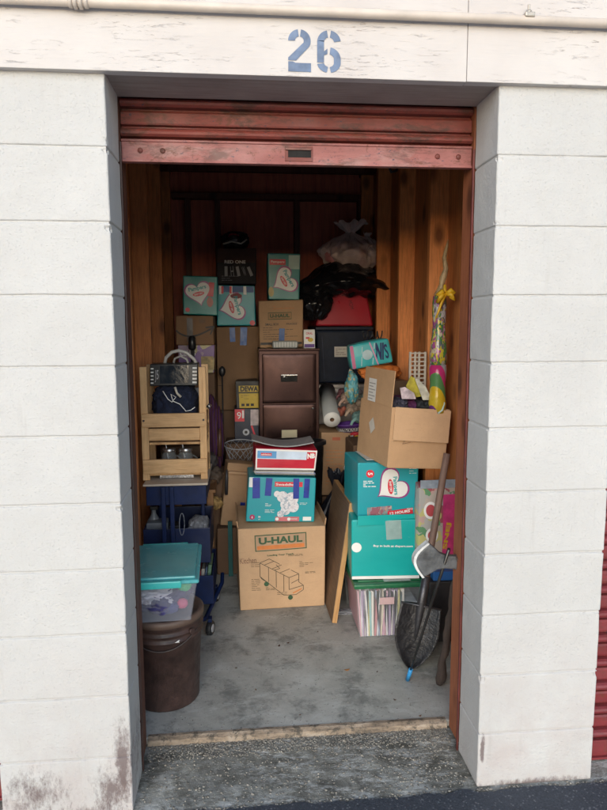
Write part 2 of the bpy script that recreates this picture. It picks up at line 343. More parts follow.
class Face:
    """a print surface: maps (u, v, lift) to a point; collects shapes"""
    def __init__(s, fn, parent): s.fn = fn; s.parent = parent
    def start(s): s.V = []; s.F = []; s.S = []; return s
    def rect(s, u0, u1, v0, v1, off=.0012, n=4, rot=0):
        cu, cv = (u0+u1)/2, (v0+v1)/2; b = len(s.V); s.S.append((b, len(s.F)))
        for j in range(n+1):
            for i in range(n+1):
                a, c = u0+(u1-u0)*i/n-cu, v0+(v1-v0)*j/n-cv
                s.V.append(s.fn(cu+a*math.cos(rot)-c*math.sin(rot), cv+a*math.sin(rot)+c*math.cos(rot), off))
        for j in range(n):
            for i in range(n):
                k = b+j*(n+1)+i; s.F.append((k, k+1, k+n+2, k+n+1))
        return s
    def text(s, t, u, v, w, h, off=.0024, rot=0, bold=.02):
        vs, fs = textmesh(t, bold); b = len(s.V); s.S.append((b, len(s.F)))
        for x, y in vs:
            a, c = x*w, y*h
            s.V.append(s.fn(u+a*math.cos(rot)-c*math.sin(rot), v+a*math.sin(rot)+c*math.cos(rot), off))
        s.F += [tuple(b+i for i in f) for f in fs]; return s
    def blob(s, pts, u, v, sc, off=.0012, rot=0, sy=1):
        b = len(s.V); s.S.append((b, len(s.F))); R_ = 3; n = len(pts); s.V.append(s.fn(u, v, off))
        for k in range(1, R_+1):
            for x, y in pts:
                a, c = x*sc*k/R_, y*sc*sy*k/R_
                s.V.append(s.fn(u+a*math.cos(rot)-c*math.sin(rot), v+a*math.sin(rot)+c*math.cos(rot), off))
        for i in range(n): s.F.append((b, b+1+i, b+1+(i+1) % n))
        for k in range(R_-1):
            for i in range(n):
                p = b+1+k*n; s.F.append((p+i, p+n+i, p+n+(i+1) % n, p+(i+1) % n))
        return s
    def line(s, pts, w=.0015, off=.0012):
        for (x0, y0), (x1, y1) in zip(pts, pts[1:]):
            dx, dy = x1-x0, y1-y0; l = math.hypot(dx, dy) or 1; nx, ny = -dy/l*w/2, dx/l*w/2; b = len(s.V)
            for (x, y) in ((x0-nx, y0-ny), (x1-nx, y1-ny), (x1+nx, y1+ny), (x0+nx, y0+ny)): s.V.append(s.fn(x, y, off))
            s.F.append((b, b+1, b+2, b+3))
        return s
    def each(s, name, mat):
        V, F, S = s.V, s.F, s.S+[(len(s.V), len(s.F))]
        for (a, b), (c, d) in zip(S, S[1:]):
            s.V = V[a:c]; s.F = [tuple(i-a for i in f) for f in F[b:d]]; s.done(name, mat); s.S = []
    def done(s, name, mat):
        me = bpy.data.meshes.new(name); me.from_pydata([tuple(v) for v in s.V], [], s.F); me.materials.append(mat)
        o = bpy.data.objects.new(name, me); C.objects.link(o); o.parent = s.parent; s.start(); return o
HEART = [(.062*16*math.sin(t)**3, .062*(13*math.cos(t)-5*math.cos(2*t)-2*math.cos(3*t)-math.cos(4*t))+.1) for t in [2*math.pi*i/40 for i in range(40)]]
DISC = [(math.cos(2*math.pi*i/28), math.sin(2*math.pi*i/28)) for i in range(28)]
class Carton:
    def __init__(s, name, label, cat, x0, x1, y0, dep, z0, h, mat, rz=0, rx=0, ry=0, group=None, bulge=.006, seed=None, bevel=.006, body='body', taper=0, warp=.006):
        s.w, s.d, s.h, s.B = x1-x0, dep, h, bulge; s.seed = seed if seed is not None else (x0*31+z0*17) % 10; s.taper = taper
        rw = random.Random(int(abs(x0*977+z0*331+y0*77))+3); s.wc = [[Vector((rw.uniform(-warp, warp), rw.uniform(-warp, warp)*.7, (rw.uniform(-warp, warp*.4)*.7 if k else 0))) for k in (0, 1)] for _ in range(4)]
        s.t = thing(name, label, cat, ((x0+x1)/2, y0+dep/2, z0), (R(rx), R(ry), R(rz)), group)
        bm = bmesh.new(); bmesh.ops.create_cube(bm, size=1); bmesh.ops.subdivide_edges(bm, edges=bm.edges, cuts=9, use_grid_fill=True)
        for v in bm.verts:
            u, w_, t = v.co.x*s.w, v.co.y*s.d, (v.co.z+.5)*s.h; p = Vector((u, w_, t))
            if abs(v.co.y) > .499: p.y += math.copysign(s.bl(u/s.w, t/s.h-.5, 0 if v.co.y < 0 else 5), v.co.y)
            if abs(v.co.x) > .499: p.x += math.copysign(s.bl(w_/s.d, t/s.h-.5, 9), v.co.x)
            if v.co.z > .499: p.z += s.bl(u/s.w, w_/s.d, 3)
            k = 1+s.taper*(t/s.h-.5); p.x *= k; p.y *= k
            v.co = s.wp(p)
        me = bpy.data.meshes.new(body); bm.to_mesh(me); bm.free(); me.materials.append(mat)
        o = bpy.data.objects.new(body, me); C.objects.link(o); o.parent = s.t; s.body = o
        if bevel:
            md = o.modifiers.new('edge', 'BEVEL'); md.width = bevel; md.segments = 2; md.limit_method = 'ANGLE'; md.angle_limit = R(50)
    def wp(s, p):
        a = min(1, max(0, p[0]/s.w+.5)); b = min(1, max(0, p[1]/s.d+.5)); c = min(1, max(0, p[2]/s.h)); o = Vector((0, 0, 0))
        for i, (u, v) in enumerate(((1-a, 1-b), (a, 1-b), (a, b), (1-a, b))): o += s.wc[i][0]*(u*v*(1-c)) + s.wc[i][1]*(u*v*c)
        return Vector(p)+o
    def bl(s, a, b, k): return (s.B*math.cos(math.pi*a)*math.cos(math.pi*b)) + .25*s.B*noise.noise(Vector((a*3, b*3, k+s.seed)))*math.cos(math.pi*a)*math.cos(math.pi*b)*2
    def face(s, which='front'):
        def fr(u, v, o):
            k = 1+s.taper*(v/s.h-.5); return (u*k, (-s.d/2-s.bl(u/s.w, v/s.h-.5, 0))*k-o, v)
        def lf(u, v, o): return (-s.w/2-s.bl(-u/s.d, v/s.h-.5, 9)-o, -u, v)
        def rt(u, v, o): return (s.w/2+s.bl(u/s.d, v/s.h-.5, 9)+o, u, v)
        def tp(u, v, o): return (u, v, s.h+s.bl(u/s.w, v/s.d, 3)+o)
        fn_ = {'front': fr, 'left': lf, 'right': rt, 'top': tp}[which]
        return Face(lambda u, v, o: s.wp(fn_(u, v, o)), s.t).start()
def xy(pxl, pxr, pyb, pyt, Y):
    m_ = (pyb+pyt)/2; a = at(pxl, m_, Y)[0]; b = at(pxr, m_, Y)[0]; c = (pxl+pxr)/2
    return a, b, at(c, pyb, Y)[1], at(c, pyt, Y)[1]
def crumple(name, c, rad, mat, parent=None, seed=0, amp=.12, freq=3., sub=5, floor=None, rid=.5, box=1.0):
    bm = bmesh.new(); bmesh.ops.create_icosphere(bm, subdivisions=sub, radius=1)
    for v in bm.verts:
        p = v.co.copy()
        if box != 1: p = Vector([math.copysign(abs(a)**box, a) for a in p])
        q = p*freq+Vector((seed*3.1, seed*1.7, seed))
        n1 = noise.fractal(q*.5, .8, 2, 3); n2 = 1-abs(noise.noise(q*1.3))*2; n3 = 1-abs(noise.noise(q*2.9+Vector((5, 1, 2))))*2
        p *= 1+amp*(n1*.8+rid*n2*.5+rid*n3*.28)
        v.co = Vector((c[0]+p.x*rad[0], c[1]+p.y*rad[1], c[2]+p.z*rad[2]))
        if floor is not None and v.co.z < floor: v.co.z = floor
    mb = MB(); mb.bm.free(); mb.bm = bm
    return mb.build(name, mat, parent, smooth=True)
def leaf_bits(): pass

# ================================================================== SETTING
# ground
g = MB(); g.box(-60, 60, -90, 60, -.30, -.012); struct('ground', g, ASPH)
g = MB()
def hn(x, y, k): return noise.fractal(Vector((x*k, y*k, 3.3)), .9, 2, 4)
nx, ny = 130, 32
X0, X1, Y0_, Y1_ = -2.2, 2.2, -.04, .335
vv = [[g.bm.verts.new((X0+(X1-X0)*i/nx, Y0_+(Y1_-Y0_)*j/ny, .0015*hn(i*.25, j*.25, 1)+(-.004 if j < 4 else 0))) for i in range(nx+1)] for j in range(ny+1)]
for j in range(ny):
    for i in range(nx): g.bm.faces.new((vv[j][i], vv[j][i+1], vv[j+1][i+1], vv[j+1][i]))
struct('apron', g, APRON)
# asphalt sheet with a broken edge
g = MB(); n = 260; edge = []
for i in range(n+1):
    x = -2.2+4.4*i/n; edge.append((x, -.020+.014*noise.fractal(Vector((x*11, 0, 1)), .8, 2, 5)+.007*noise.noise(Vector((x*70, 3, 1)))))
top = [g.bm.verts.new((x, y, .004+.003*noise.noise(Vector((x*12, 8, 0))))) for x, y in edge]
low = [g.bm.verts.new((x, y+.008, -.008)) for x, y in edge]; far = [g.bm.verts.new((x, -.5, .004)) for x, y in edge]
for i in range(n):
    g.bm.faces.new((top[i], top[i+1], low[i+1], low[i])); g.bm.faces.new((far[i], far[i+1], top[i+1], top[i]))
struct('asphalt_lane', g, ASPH)
g = MB(); g.box(-30, 30, -40, -.5, -.01, .004); struct('bounce_ground', g, M((.38, .37, .35), .85, .15, 3, .3))  # unseen pale ground, added to bounce light into the doorway
# inner slab
SLAB = .024
g = MB(); g.box(-.80, .80, .335, 3.25, -.02, SLAB, .006); struct('floor', g, CONC)
g = MB()
def sillf():
    n = 80; rows = [(.318, .0), (.322, .020), (.338, SLAB+.0035), (.352, SLAB+.003)]
    V = [[g.bm.verts.new((-.56+1.12*i/n, y+.004*noise.noise(Vector((i*.3, k, 2))), z+(.003*noise.noise(Vector((i*.22, 5+k, 2))) if 0 < k < 3 else 0))) for i in range(n+1)] for k, (y, z) in enumerate(rows)]
    for k in range(3):
        for i in range(n): g.bm.faces.new((V[k][i], V[k][i+1], V[k+1][i+1], V[k+1][i]))
sillf(); struct('door_sill', g, TAN)
# gravel bedded before the sill and along the asphalt edge
g = MB()
def pebble(x, y, z, r, sd):
    rr = bmesh.ops.create_icosphere(g.bm, subdivisions=1, radius=r); a = random.random()*6
    for v in rr['verts']:
        c = v.co*(1+.35*noise.noise(v.co*90+Vector((sd, 0, 0)))); c = Vector((c.x*1.25, c.y*.9, c.z*.6)); c.rotate(Euler((0, 0, a))); v.co = c+Vector((x, y, z))
for i in range(2700):
    u = random.random()
    if u < .80: x, y = random.uniform(-.555, .555), .235+.083*random.random()**.8
    elif u < .93: x, y = random.uniform(-.56, 1.4), random.gauss(-.012, .006)
    else: x, y = random.uniform(.30, .545), random.uniform(.02, .23)
    if i % 5 == 0: x, y = random.uniform(-.55, .55), random.uniform(.0, .24)
    if abs(x) > .553 and abs(x) < .96 and y > -.004: continue
    pebble(x, y, .0015, random.uniform(.0018, .0048)*(1.5 if random.random() < .05 else 1), i)
go = g.build('gravel', mat_blotch('gravel_mix', [(.10, .095, .08), (.22, .20, .17), (.12, .11, .10), (.52, .48, .40), (.16, .145, .12), (.34, .30, .25)], 120, .8)); go['kind'] = 'stuff'
# moss fringe left of the right pillar foot
# ------------------------------------------------------------------ block pillars
W2, TH = .559, .187
def pillar(x0, x1, label):
    t = MB(); zs = [0, .19]+[.19+.2032*k for k in range(1, 12)]
    t.box(x0+.004, x1-.004, .004, TH-.004, 0, 2.5)
    for k, (a, b) in enumerate(zip(zs, zs[1:])):
        j = .0022
        dx = .0012*noise.noise(Vector((x0, k*1.7, 1))); dy = .0015*noise.noise(Vector((x0, k*2.3, 4)))
        q = MB().box(x0+dx, x1+dx, dy, TH, a+j, b-j, .006, seg=3)
        for ax in range(3):
            es = [e for e in q.bm.edges if abs((e.verts[0].co-e.verts[1].co)[ax]) > .05]
            bmesh.ops.subdivide_edges(q.bm, edges=es, cuts=(34, 14, 18)[ax], use_grid_fill=True)
        for v in q.bm.verts:
            p = v.co; n_ = noise.fractal(p*11, .8, 2, 4); ex = min(abs(p.x-x0), abs(p.x-x1)); ez = min(abs(p.z-a), abs(p.z-b)); ey = abs(p.y)
            p.y += .0012*n_; p.z += .0011*noise.noise(p*17+Vector((3, 1, 2)))*(1 if ez < .01 else 0); p.x += .0012*noise.noise(p*14)*(1 if ex < .01 else 0)
            if ex < .012 and ey < .012:
                c_ = noise.noise(Vector((x0*9, p.z*38, 7)))+.5*noise.noise(Vector((x0*9, p.z*120, 2)))
                if c_ > .30 and ez < .022: k_ = min(.007, (c_-.30)*.035); p.y += k_; p.x += k_*(1 if abs(p.x-x0) < .012 else -1)
        me_ = bpy.data.meshes.new('x'); q.bm.to_mesh(me_); q.bm.free(); t.bm.from_mesh(me_); bpy.data.meshes.remove(me_)
    # wavy chipped edges
    o = t.build('block_pillar', BLOCK); tag(o, label, 'pillar', None); return o
pillar(-W2-.397, -W2, 'white painted block pillar left of the open doorway with dark mould at its foot')
pillar(W2, W2+.397, 'white painted block pillar right of the open doorway beside the closed red door')
DX = 1.118+.397*1.0
pillar(-W2-.397-1.118-.397, -W2-.397-1.118, 'white block pillar beyond the neighbouring door on the far left')
pillar(W2+.397+1.118, W2+.397+1.118+.397, 'white block pillar beyond the neighbouring door on the far right')
# ------------------------------------------------------------------ header boards
ZB = 2.212
xs = at(467, 60, -.02)[0]
t = thing('fascia_board', 'weathered white header board above the doorway with blue stencilled 26', 'board', (0, 0, ZB))
b1 = MB().box(-2.6, xs-.0008, -.022, .012, 0, .242, .002).build('board', FASC, t)
t2 = thing('fascia_board', 'short weathered white header board right of the number, ending over the right pillar', 'board', (0, 0, ZB))
MB().box(xs+.0008, 2.6, -.0215, .012, .001, .242, .002).build('board', mat_fascia('weathered_white_board_b', 3.7), t2)
tag(MB().box(-2.6, 2.6, -.012, .05, ZB+.245, ZB+.75, .002).build('siding_board', mat_fascia('weathered_white_siding', 8.1)), 'pale painted siding board above the conduit', 'board')
g = MB(); g.box(-W2-.41, W2+.41, .013, TH+.01, ZB+.004, ZB+.40, .003)
tag(g.build('header_beam', mat_wood('painted_beam_underside', (.36, .31, .28), (.42, .37, .34), (.20, .16, .14), .8, 'X', knots=False)), 'dull grey brown beam spanning the top of the doorway', 'beam')
# number 26 (stencil), traced in a small local unit system
u0x, u0z = at(288.3, 71, -.024); u1x, u1z = at(341, 30.5, -.024)
fc = Face(lambda u, v, o: (u0x+(u-268)/(428-268)*(u1x-u0x), -.0222-o, (u0z-ZB)+(213-v)/(213-88)*(u1z-u0z)), t).start()
def ringsec(cx, cy, ro, ri, a0, a1, sy=1, n=14):
    A = [(cx+ro*math.cos(R(a0+(a1-a0)*i/n)), cy-ro*sy*math.sin(R(a0+(a1-a0)*i/n))) for i in range(n+1)]
    B = [(cx+ri*math.cos(R(a0+(a1-a0)*i/n)), cy-ri*sy*math.sin(R(a0+(a1-a0)*i/n))) for i in range(n+1)]
    b = len(fc.V)
    for p, q in zip(A, B): fc.V += [fc.fn(*p, .0012), fc.fn(*q, .0012)]
    for i in range(n): fc.F.append((b+2*i, b+2*i+1, b+2*i+3, b+2*i+2))
def pl(pts):
    b = len(fc.V); fc.V += [fc.fn(x, y, .0012) for x, y in pts]; fc.F.append(tuple(range(b, b+len(pts))))
ringsec(302, 122, 34, 13, 180, 98); ringsec(302, 122, 34, 13, 82, -28)
pl([(332, 138), (313, 128), (268, 172), (268, 180), (292, 180)]); pl([(268, 183), (282, 183), (290, 187), (337, 187), (337, 213), (268, 213)])
fc.done('stencilled_digit', STENCIL)
ringsec(391.5, 124, 36, 15, 172, 100); pl([(355.5, 119), (376.5, 119), (376.5, 184), (355.5, 184)]); ringsec(391.5, 184, 36, 15, 188, 260, .82)
ringsec(391.5, 124, 36, 15, 80, 8); ringsec(391.5, 174, 36, 15, 82, 0); ringsec(391.5, 184, 36, 15, 0, -80, .82); pl([(406.5, 174), (427.5, 174), (427.5, 184), (406.5, 184)])
pl([(376.5, 150), (387, 142), (387, 158), (376.5, 162)])
fc.done('stencilled_digit', STENCIL)
# conduit
cz = at(303, 10, -.045)[1]
t = thing('conduit_pipe', 'pale painted conduit pipe running along the header board', 'pipe', (0, -.040, cz))
PAINT = M((.60, .52, .45), .5, .12, 9, .2)
MB().tube([(-2.6, 0, .0), (2.6, 0, 0)], .0125, 16).build('pipe', PAINT, t)
cxp = at(79, 4, -.045)[0]
mb = MB(); 
for dx, rr in ((-.022, .0155), (-.010, .0185), (.004, .0185), (.018, .0155)): mb.tube([(cxp+dx-.005, 0, 0), (cxp+dx+.005, 0, 0)], rr, 6 if rr > .018 else 16)
mb.build('coupling', PAINT, t)
hx = at(529, 14, -.045)[0]
MB().box(hx-.014, hx+.014, -.016, .02, .004, .017, .003).box(hx-.003, hx+.003, -.006, 0, .015, .04, .001).tube([(hx, -.003, .017), (hx, -.003, .024)], .008, 6).build('pipe_clamp', M((.42, .38, .33), .4, .2, 20, .2, metal=.5), t)

# ------------------------------------------------------------------ roller doors
def shutter_profile(zbot, ztop):
    pts = []; z = zbot
    while z < ztop:
        for dy, dz in ((0.004, 0), (.018, .002), (.018, .009), (-.004, .011), (-.012, .017), (-.014, .024), (-.010, .031), (-.002, .036), (.016, .038), (.016, .044), (.002, .047), (.000, .052), (.000, .082)):
            pts.append((dy, z+dz))
        z += .088
    return pts
def shutter(x0, x1, y, zbot, ztop, label, red, barmat, detail=True, group=None):
    t = thing('roller_door', label, 'door', ((x0+x1)/2, y, zbot), group=group); w = (x1-x0)/2
    pr = shutter_profile(.064, ztop-zbot)
    mb = MB(); A = [mb.bm.verts.new((-w, a, b)) for a, b in pr]; B = [mb.bm.verts.new((w, a, b)) for a, b in pr]
    for i in range(len(pr)-1): f = mb.bm.faces.new((A[i], A[i+1], B[i+1], B[i]))
    mb.build('curtain', red, t)
    bar = MB().box(-w, w, -.006, .010, .004, .059, .002).box(-w, w, -.016, .010, -.004, .004, .0015).box(-w, w, -.010, .002, .0580, .065, .0015).build('bottom_bar', barmat, t)
    return t, bar, w
zsh = at(300, 164, .215)[1]
dt, bar, w = shutter(-.5575, .5575, .222, zsh, 2.47, 'faded red roller door raised to the top of the doorway', RED, PINKRED)
for px in (140, 162.5, 438, 459):
    x = at(px, 152, .21)[0]; mbx = MB(); mbx.lathe([(.0085, 0), (.008, .003), (.005, .0055), (.0005, .0065)], 14)
    mbx.xf(Matrix.Translation((x, -.006, .032)) @ Matrix.Rotation(R(90), 4, 'X')); mbx.build('rivet', DIRTYRED, bar)
xa, xb = at(285, 152, .21)[0], at(313, 152, .21)[0]
MB().box(xa, xb, -.0085, -.0065, .008, .054, .001).build('latch_plate', DIRTYRED, bar)
MB().box(xa+.010, xb-.006, -.0100, -.0087, .020, .042).build('latch_slot', M((.01, .008, .008), .8), bar)
MB().box(xa+.002, xb-.006, -.016, -.009, .041, .046, .001).build('latch_lip', M((.22, .10, .08), .6, .3, 30), bar)
mb = MB(); mb.tube([(-.57, .10, .52), (.57, .10, .52)], .10, 30); mb.build('drum', DIRTYRED, dt)
for s, lab in ((-1, 'left guide'), (1, 'narrow dark red steel door guide fixed behind the right pillar')):
    a, b = sorted((s*.5535, s*.5585)); mb = MB().box(a, b, TH+.001, TH+.013, .0, zsh+.05, .001)
    tag(mb.build('door_guide', M((.13, .03, .026) if s > 0 else (.055, .028, .024), .5, .4, 14, .3)), lab if s > 0 else 'narrow dark brown steel door guide fixed behind the left pillar', 'rail')
REDN = mat_shutter((.21, .03, .035), .35)
for cx_, lab in ((W2+.397+.559, 'closed dark red roller door of the unit to the right'), (-W2-.397-.559, 'closed dark red roller door of the unit to the left')):
    shutter(cx_-.566, cx_+.566, .10, .01, 2.3, lab, REDN, REDN)
    

# ------------------------------------------------------------------ shed interior
YB = 3.10
STY = [.2015, .66, 1.17, 1.78, 2.39, 2.99]
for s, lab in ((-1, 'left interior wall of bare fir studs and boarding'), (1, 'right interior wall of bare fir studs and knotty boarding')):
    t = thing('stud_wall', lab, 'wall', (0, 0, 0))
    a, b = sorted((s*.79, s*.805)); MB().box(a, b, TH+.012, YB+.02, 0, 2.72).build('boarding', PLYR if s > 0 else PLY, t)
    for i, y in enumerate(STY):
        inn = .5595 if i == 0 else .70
        a, b = sorted((s*inn, s*.7895)); MB().box(a, b, y, y+(.098 if i == 0 else .040), SLAB, 2.62, .002).build('stud', (STUDJ if i == 0 else STUD) if s > 0 else (STUD_SHADE if i == 0 else STUDL), t)
    a, b = sorted((s*.702, s*.7893)); MB().box(a, b, TH+.012+.1, YB, 2.622, 2.66).build('top_plate', STUD_SHADE, t)
t = thing('back_wall', 'red brown boarded back wall with upright studs behind the stacked boxes', 'wall', (0, YB, 0))
MB().box(-.79, .79, .0, .02, 0, 2.72).build('boarding', BACKPLY, t)
for px in (187, 217, 297, 361):
    x = at(px, 200, YB-.09)[0]; MB().box(x-.019, x+.019, -.088, -.0005, SLAB, 2.44, .002).build('stud', STUD_SHADE, t)
MB().box(-.695, .695, -.089, -.0005, 2.4415, 2.48, .002).build('crosspiece', STUD_SHADE, t)
t = thing('ceiling', 'timber ceiling with rafters inside the unit, coloured dark for shade', 'ceiling', (0, 0, 0)); t['kind'] = 'structure'
MB().box(-.80, .80, TH+.2, YB+.02, 2.725, 2.75).build('deck', STUD_SHADE, t)
for k in range(5): MB().box(-.70, .70, .55+k*.58, .59+k*.58, 2.60, 2.724, .002).build('rafter', STUD_SHADE, t)
g = MB(); g.box(-3.2, 3.2, .055, 4.2, 2.93, 2.98); tag(g.build('roof', M((.2, .2, .2), .8)), 'flat roof over the row of units', 'roof')
g = MB(); g.box(-2.6, -.81, .20, .23, 0, 2.92); g.box(.81, 2.6, .20, .23, 0, 2.92); g.box(-.81, .81, TH+.011, .20, 2.62, 2.92)
g.box(-.81, -.806, .2, YB+.1, 0, 2.92); g.box(.806, .81, .2, YB+.1, 0, 2.92); g.box(-.806, .806, YB+.03, YB+.1, 0, 2.92)
tag(g.build('light_seal_shell', M((.4, .4, .38), .9)), 'plain unseen shell added round the storage unit to keep out sky light', 'wall')  # closed outer box, added out of view to block sky light
hk = MB(); hkx, hkz = at(388, 172, 1.9); hk.tube([(hkx, 1.9, hkz+.35), (hkx, 1.9, hkz+.04), (hkx+.02, 1.9, hkz), (hkx+.05, 1.9, hkz+.01), (hkx+.055, 1.9, hkz+.04)], .008, 8)
tag(hk.build('hanging_hook', BLACKM), 'black hook hanging from the ceiling near the right wall', 'hook')

# ================================================================== CONTENTS
def heart_print(c, u, v, s, rot=0, face='front', trot=None, word='Pampers', wmat=INKT, dy=0, fit=1):
    hrot = rot; rot = rot if trot is None else trot
    f = c.face(face)
    f.blob(HEART, u, v, s*1.12, .0012, hrot).done('heart_outline', INKM)
    f.blob(HEART, u, v, s, .0022, hrot).done('heart_badge', WHITE)
    def off(a, b): return u+a*math.cos(rot)-b*math.sin(rot), v+a*math.sin(rot)+b*math.cos(rot)
    q = off(0, s*.42); f.text(word, q[0]+dy, q[1], s*1.45*fit, s*.42*fit, .0034, rot, .03).done('brand_lettering', wmat)
    q = off(0, -s*.02); f.blob(DISC, q[0], q[1], s*.48, .0034, rot, .36).done('red_badge', INKR)
    f.text('BABY DRY', q[0], q[1], s*.7, s*.15, .0044, rot, .03).done('badge_lettering', WHITE)
def lines_print(c, u0, u1, v0, v1, n, mat, w=.0022, face='front', seed=1):
    rnd = random.Random(seed); f = c.face(face)
    for i in range(n):
        v = v1-(v1-v0)*(i+.5)/n; x = u0
        while x < u1-.01:
            l = min(rnd.uniform(.010, .03), u1-x); f.line([(x, v), (x+l, v)], w); x += l+.004
            if rnd.random() < .12: break
    return f.done('small_print', mat)

# ---- big moving carton on the floor
X, Xr = -.235, .222
mv = Carton('moving_carton', 'large moving carton with a printed orange banner and truck drawing, standing on the floor', 'box', X, Xr, 1.375, .44, SLAB+.001, .445, KRAFT2, rz=1.5, bulge=.006, group='kraft moving cartons')
f = mv.face(); w, h = mv.w, mv.h; _fn = f.fn
f.fn = lambda u, v, o: _fn(u-.014, v-.026, o)
f.rect(-.128, .142, .350, .438, .0012, 6, .03).done('banner_frame', INKG)
f.rect(-.123, .137, .355, .433, .0020, 6, .03).done('banner_ground', M((.43, .28, .17), .7, .1))
f.rect(-.117, .130, .359, .380, .0028, 4, .03).done('banner_stripe', INKO)
f.text('U-HAUL', .006, .406, .228, .038, .0030, .03, .045).done('brand_lettering', INKG)
f.text('Loading Your Truck', .005, .325, .14, .012, .002, .03, .03).each('caption_lettering', INKG)
f.text('Kitchen', -.165, .300, .085, .030, .002, .05, 0).done('handwriting', M((.16, .08, .05), .7))
tr = [[(-.105, .285), (-.055, .305), (.10, .215), (.10, .17)], [(-.105, .285), (-.105, .21), (.02, .10)], [(-.105, .285), (.048, .197), (.10, .215)], [(.048, .197), (.048, .13)], [(-.02, .292-.02), (.0, .25), (-.03, .242)],
      [(.10, .17), (.125, .15), (.125, .125), (.085, .10), (.02, .10)], [(.048, .13), (.125, .15)], [(.06, .165), (.10, .185)], [(-.08, .273), (-.03, .292)], [(-.04, .25), (.01, .27)], [(.0, .226), (.052, .246)], [(-.06, .26), (-.06, .18)], [(-.02, .237), (-.02, .145)], [(.02, .214), (.02, .12)],
      [(-.105, .21), (-.095, .196), (-.07, .178)]]
for p in tr: f.line(p, .0030)
f.done('truck_drawing', M((.07, .06, .035), .7))
f.rect(.066, .118, .118, .124, .002, 2, .45).done('truck_stripe', INKO)
f.blob(DISC, -.072, .168, .013, .002).blob(DISC, .055, .086, .013, .002).each('truck_wheel', INKG)
for q in ((-.165, -.115, .235, .265, 3), (-.165, -.115, .105, .175, 7), (-.09, -.04, .105, .125, 3), (.03, .11, .288, .30, 2), (.09, .17, .225, .26, 4), (.12, .18, .188, .20, 2), (-.03, .03, .075, .095, 2)):
    lines_print(mv, *q, M((.13, .10, .05), .7), .0026, seed=int(q[0]*1000))
# open flaps folded down a little round the top
for (nm, x0, x1, y0, y1, rz) in (('flap', -.232, -.225, -.19, .19, 0), ('flap', .225, .232, -.19, .19, 0)):
    MB().box(x0, x1, y0, y1, 0, .13, .001).xf(Matrix.Translation((0, 0, .44)) @ Matrix.Rotation(R(8 if x0 > 0 else -8), 4, 'Y') @ Matrix.Translation((0, 0, -.06))).build('flap', KRAFT, mv.t)

# ---- diaper carton with blue tape on top of it
DB = dict(group='teal diaper cartons')
x0, x1, z0, z1 = xy(245, 315, 528, 478, 1.44)
dc = Carton('diaper_carton', 'teal diaper carton with dark blue tape strips on top of the large moving carton', 'box', x0+.004, x1-.004, 1.44, .25, .480, .245, TEAL, ry=2.6, rz=1, bulge=.002, **DB)
f = dc.face()
for a, b, c_, r in ((-.158, -.118, .13, .05), (-.090, -.056, .145, -.03), (.060, .092, .13, .03), (.118, .148, .135, -.02)): f.rect(a, b, c_, .242, .004, 4, r)
f.each('blue_tape', BTAPE)
f.rect(-.04, .11, .195, .222, .0014).done('red_banner', INKR); f.text('Swaddlers', .025, .208, .12, .013, .003).each('banner_lettering', WHITE)
f.rect(-.178, -.155, .19, .243, .0010).done('white_flash', WHITE)
f.blob(DISC, -.15, .026, .014, .0014).done('size_badge', M((.42, .02, .12), .4)); f.text('6', -.15, .026, .008, .014, .003).done('size_lettering', WHITE)
f.text('84', -.112, .028, .012, .010, .002).text('CT', -.112, .014, .010, .006, .002).done('count_lettering', WHITE)
for a, b, s_ in ((-.025, .155, .017), (.005, .14, .03), (.055, .13, .036), (.03, .10, .035), (.065, .085, .030), (.025, .065, .026), (.0, .045, .019)): f.blob(DISC, a, b, s_, .0016+abs(a)*.008)
f.done('diaper_picture', mat_blotch('diaper_print', [(.72, .70, .74), (.60, .58, .62), (.75, .74, .76), (.35, .42, .50), (.70, .70, .72)], 60, .5))
f.rect(-.028, .10, .004, .030, .0014).done('info_panel', M((.55, .16, .18), .4)); f.blob(DISC, -.018, .017, .009, .003).blob(DISC, .045, .017, .009, .003).text('BONUS PACK', .07, .018, .04, .007, .003).each('panel_lettering', WHITE)
lines_print(dc, -.085, -.045, .085, .105, 3, WHITE, .002, seed=4); lines_print(dc, -.085, -.035, .05, .07, 3, WHITE, .002, seed=5); lines_print(dc, .10, .14, .095, .11, 2, WHITE, .002, seed=6)
f.rect(.12, .165, .008, .03, .0014).done('barcode', WHITE)

# ---- black tub behind + tray + shoe box
t = thing('storage_tub', 'black open plastic tub behind the red and white shoe box', 'tub', (.10, 1.80, .482))
mb = MB(); prof = [(.02, .001), (.155, .001), (.168, .345), (.182, .35), (.182, .37), (.160, .37), (.150, .03), (.01, .02)]
mb.lathe(prof, 44); mb.xf(Matrix.Diagonal((1.02, .62, 1, 1))); mb.build('tub', BLACKP, t)
x0, x1, z0, z1 = xy(254, 316, 473, 449, 1.42)
tr_ = thing('paper_stack', 'loose stack of papers and magazines under the red and white shoe box', 'papers', ((x0+x1)/2, 1.53, .738), (0, R(2.4), 0))
for i in range(7):
    a = random.uniform(-.012, .012); MB().box(-.16+a, .155+a, -.10+random.uniform(-.01, .01), .11, .003*i, .003*i+.0025, .0005).build('magazine', [WHITE, GREYR, OFFW, M((.25, .3, .5), .4)][i % 4], tr_)
sh = Carton('shoe_box', 'red and white shoe box with blue label strip in front of the filing cabinet', 'box', x0, x1, 1.425, .20, .764, .115, M((.52, .005, .03), .4, .08), ry=2.6, rz=1, bulge=.0015, seed=2)
f = sh.face(); w = sh.w
f.rect(-w/2+.002, w/2-.002, .002, .012, .0014).rect(-w/2+.002, w/2-.002, .104, .113, .0014).rect(-w/2+.002, -w/2+.010, .012, .104, .0014).rect(w/2-.009, w/2-.002, .012, .104, .0014).done('white_border', WHITE)
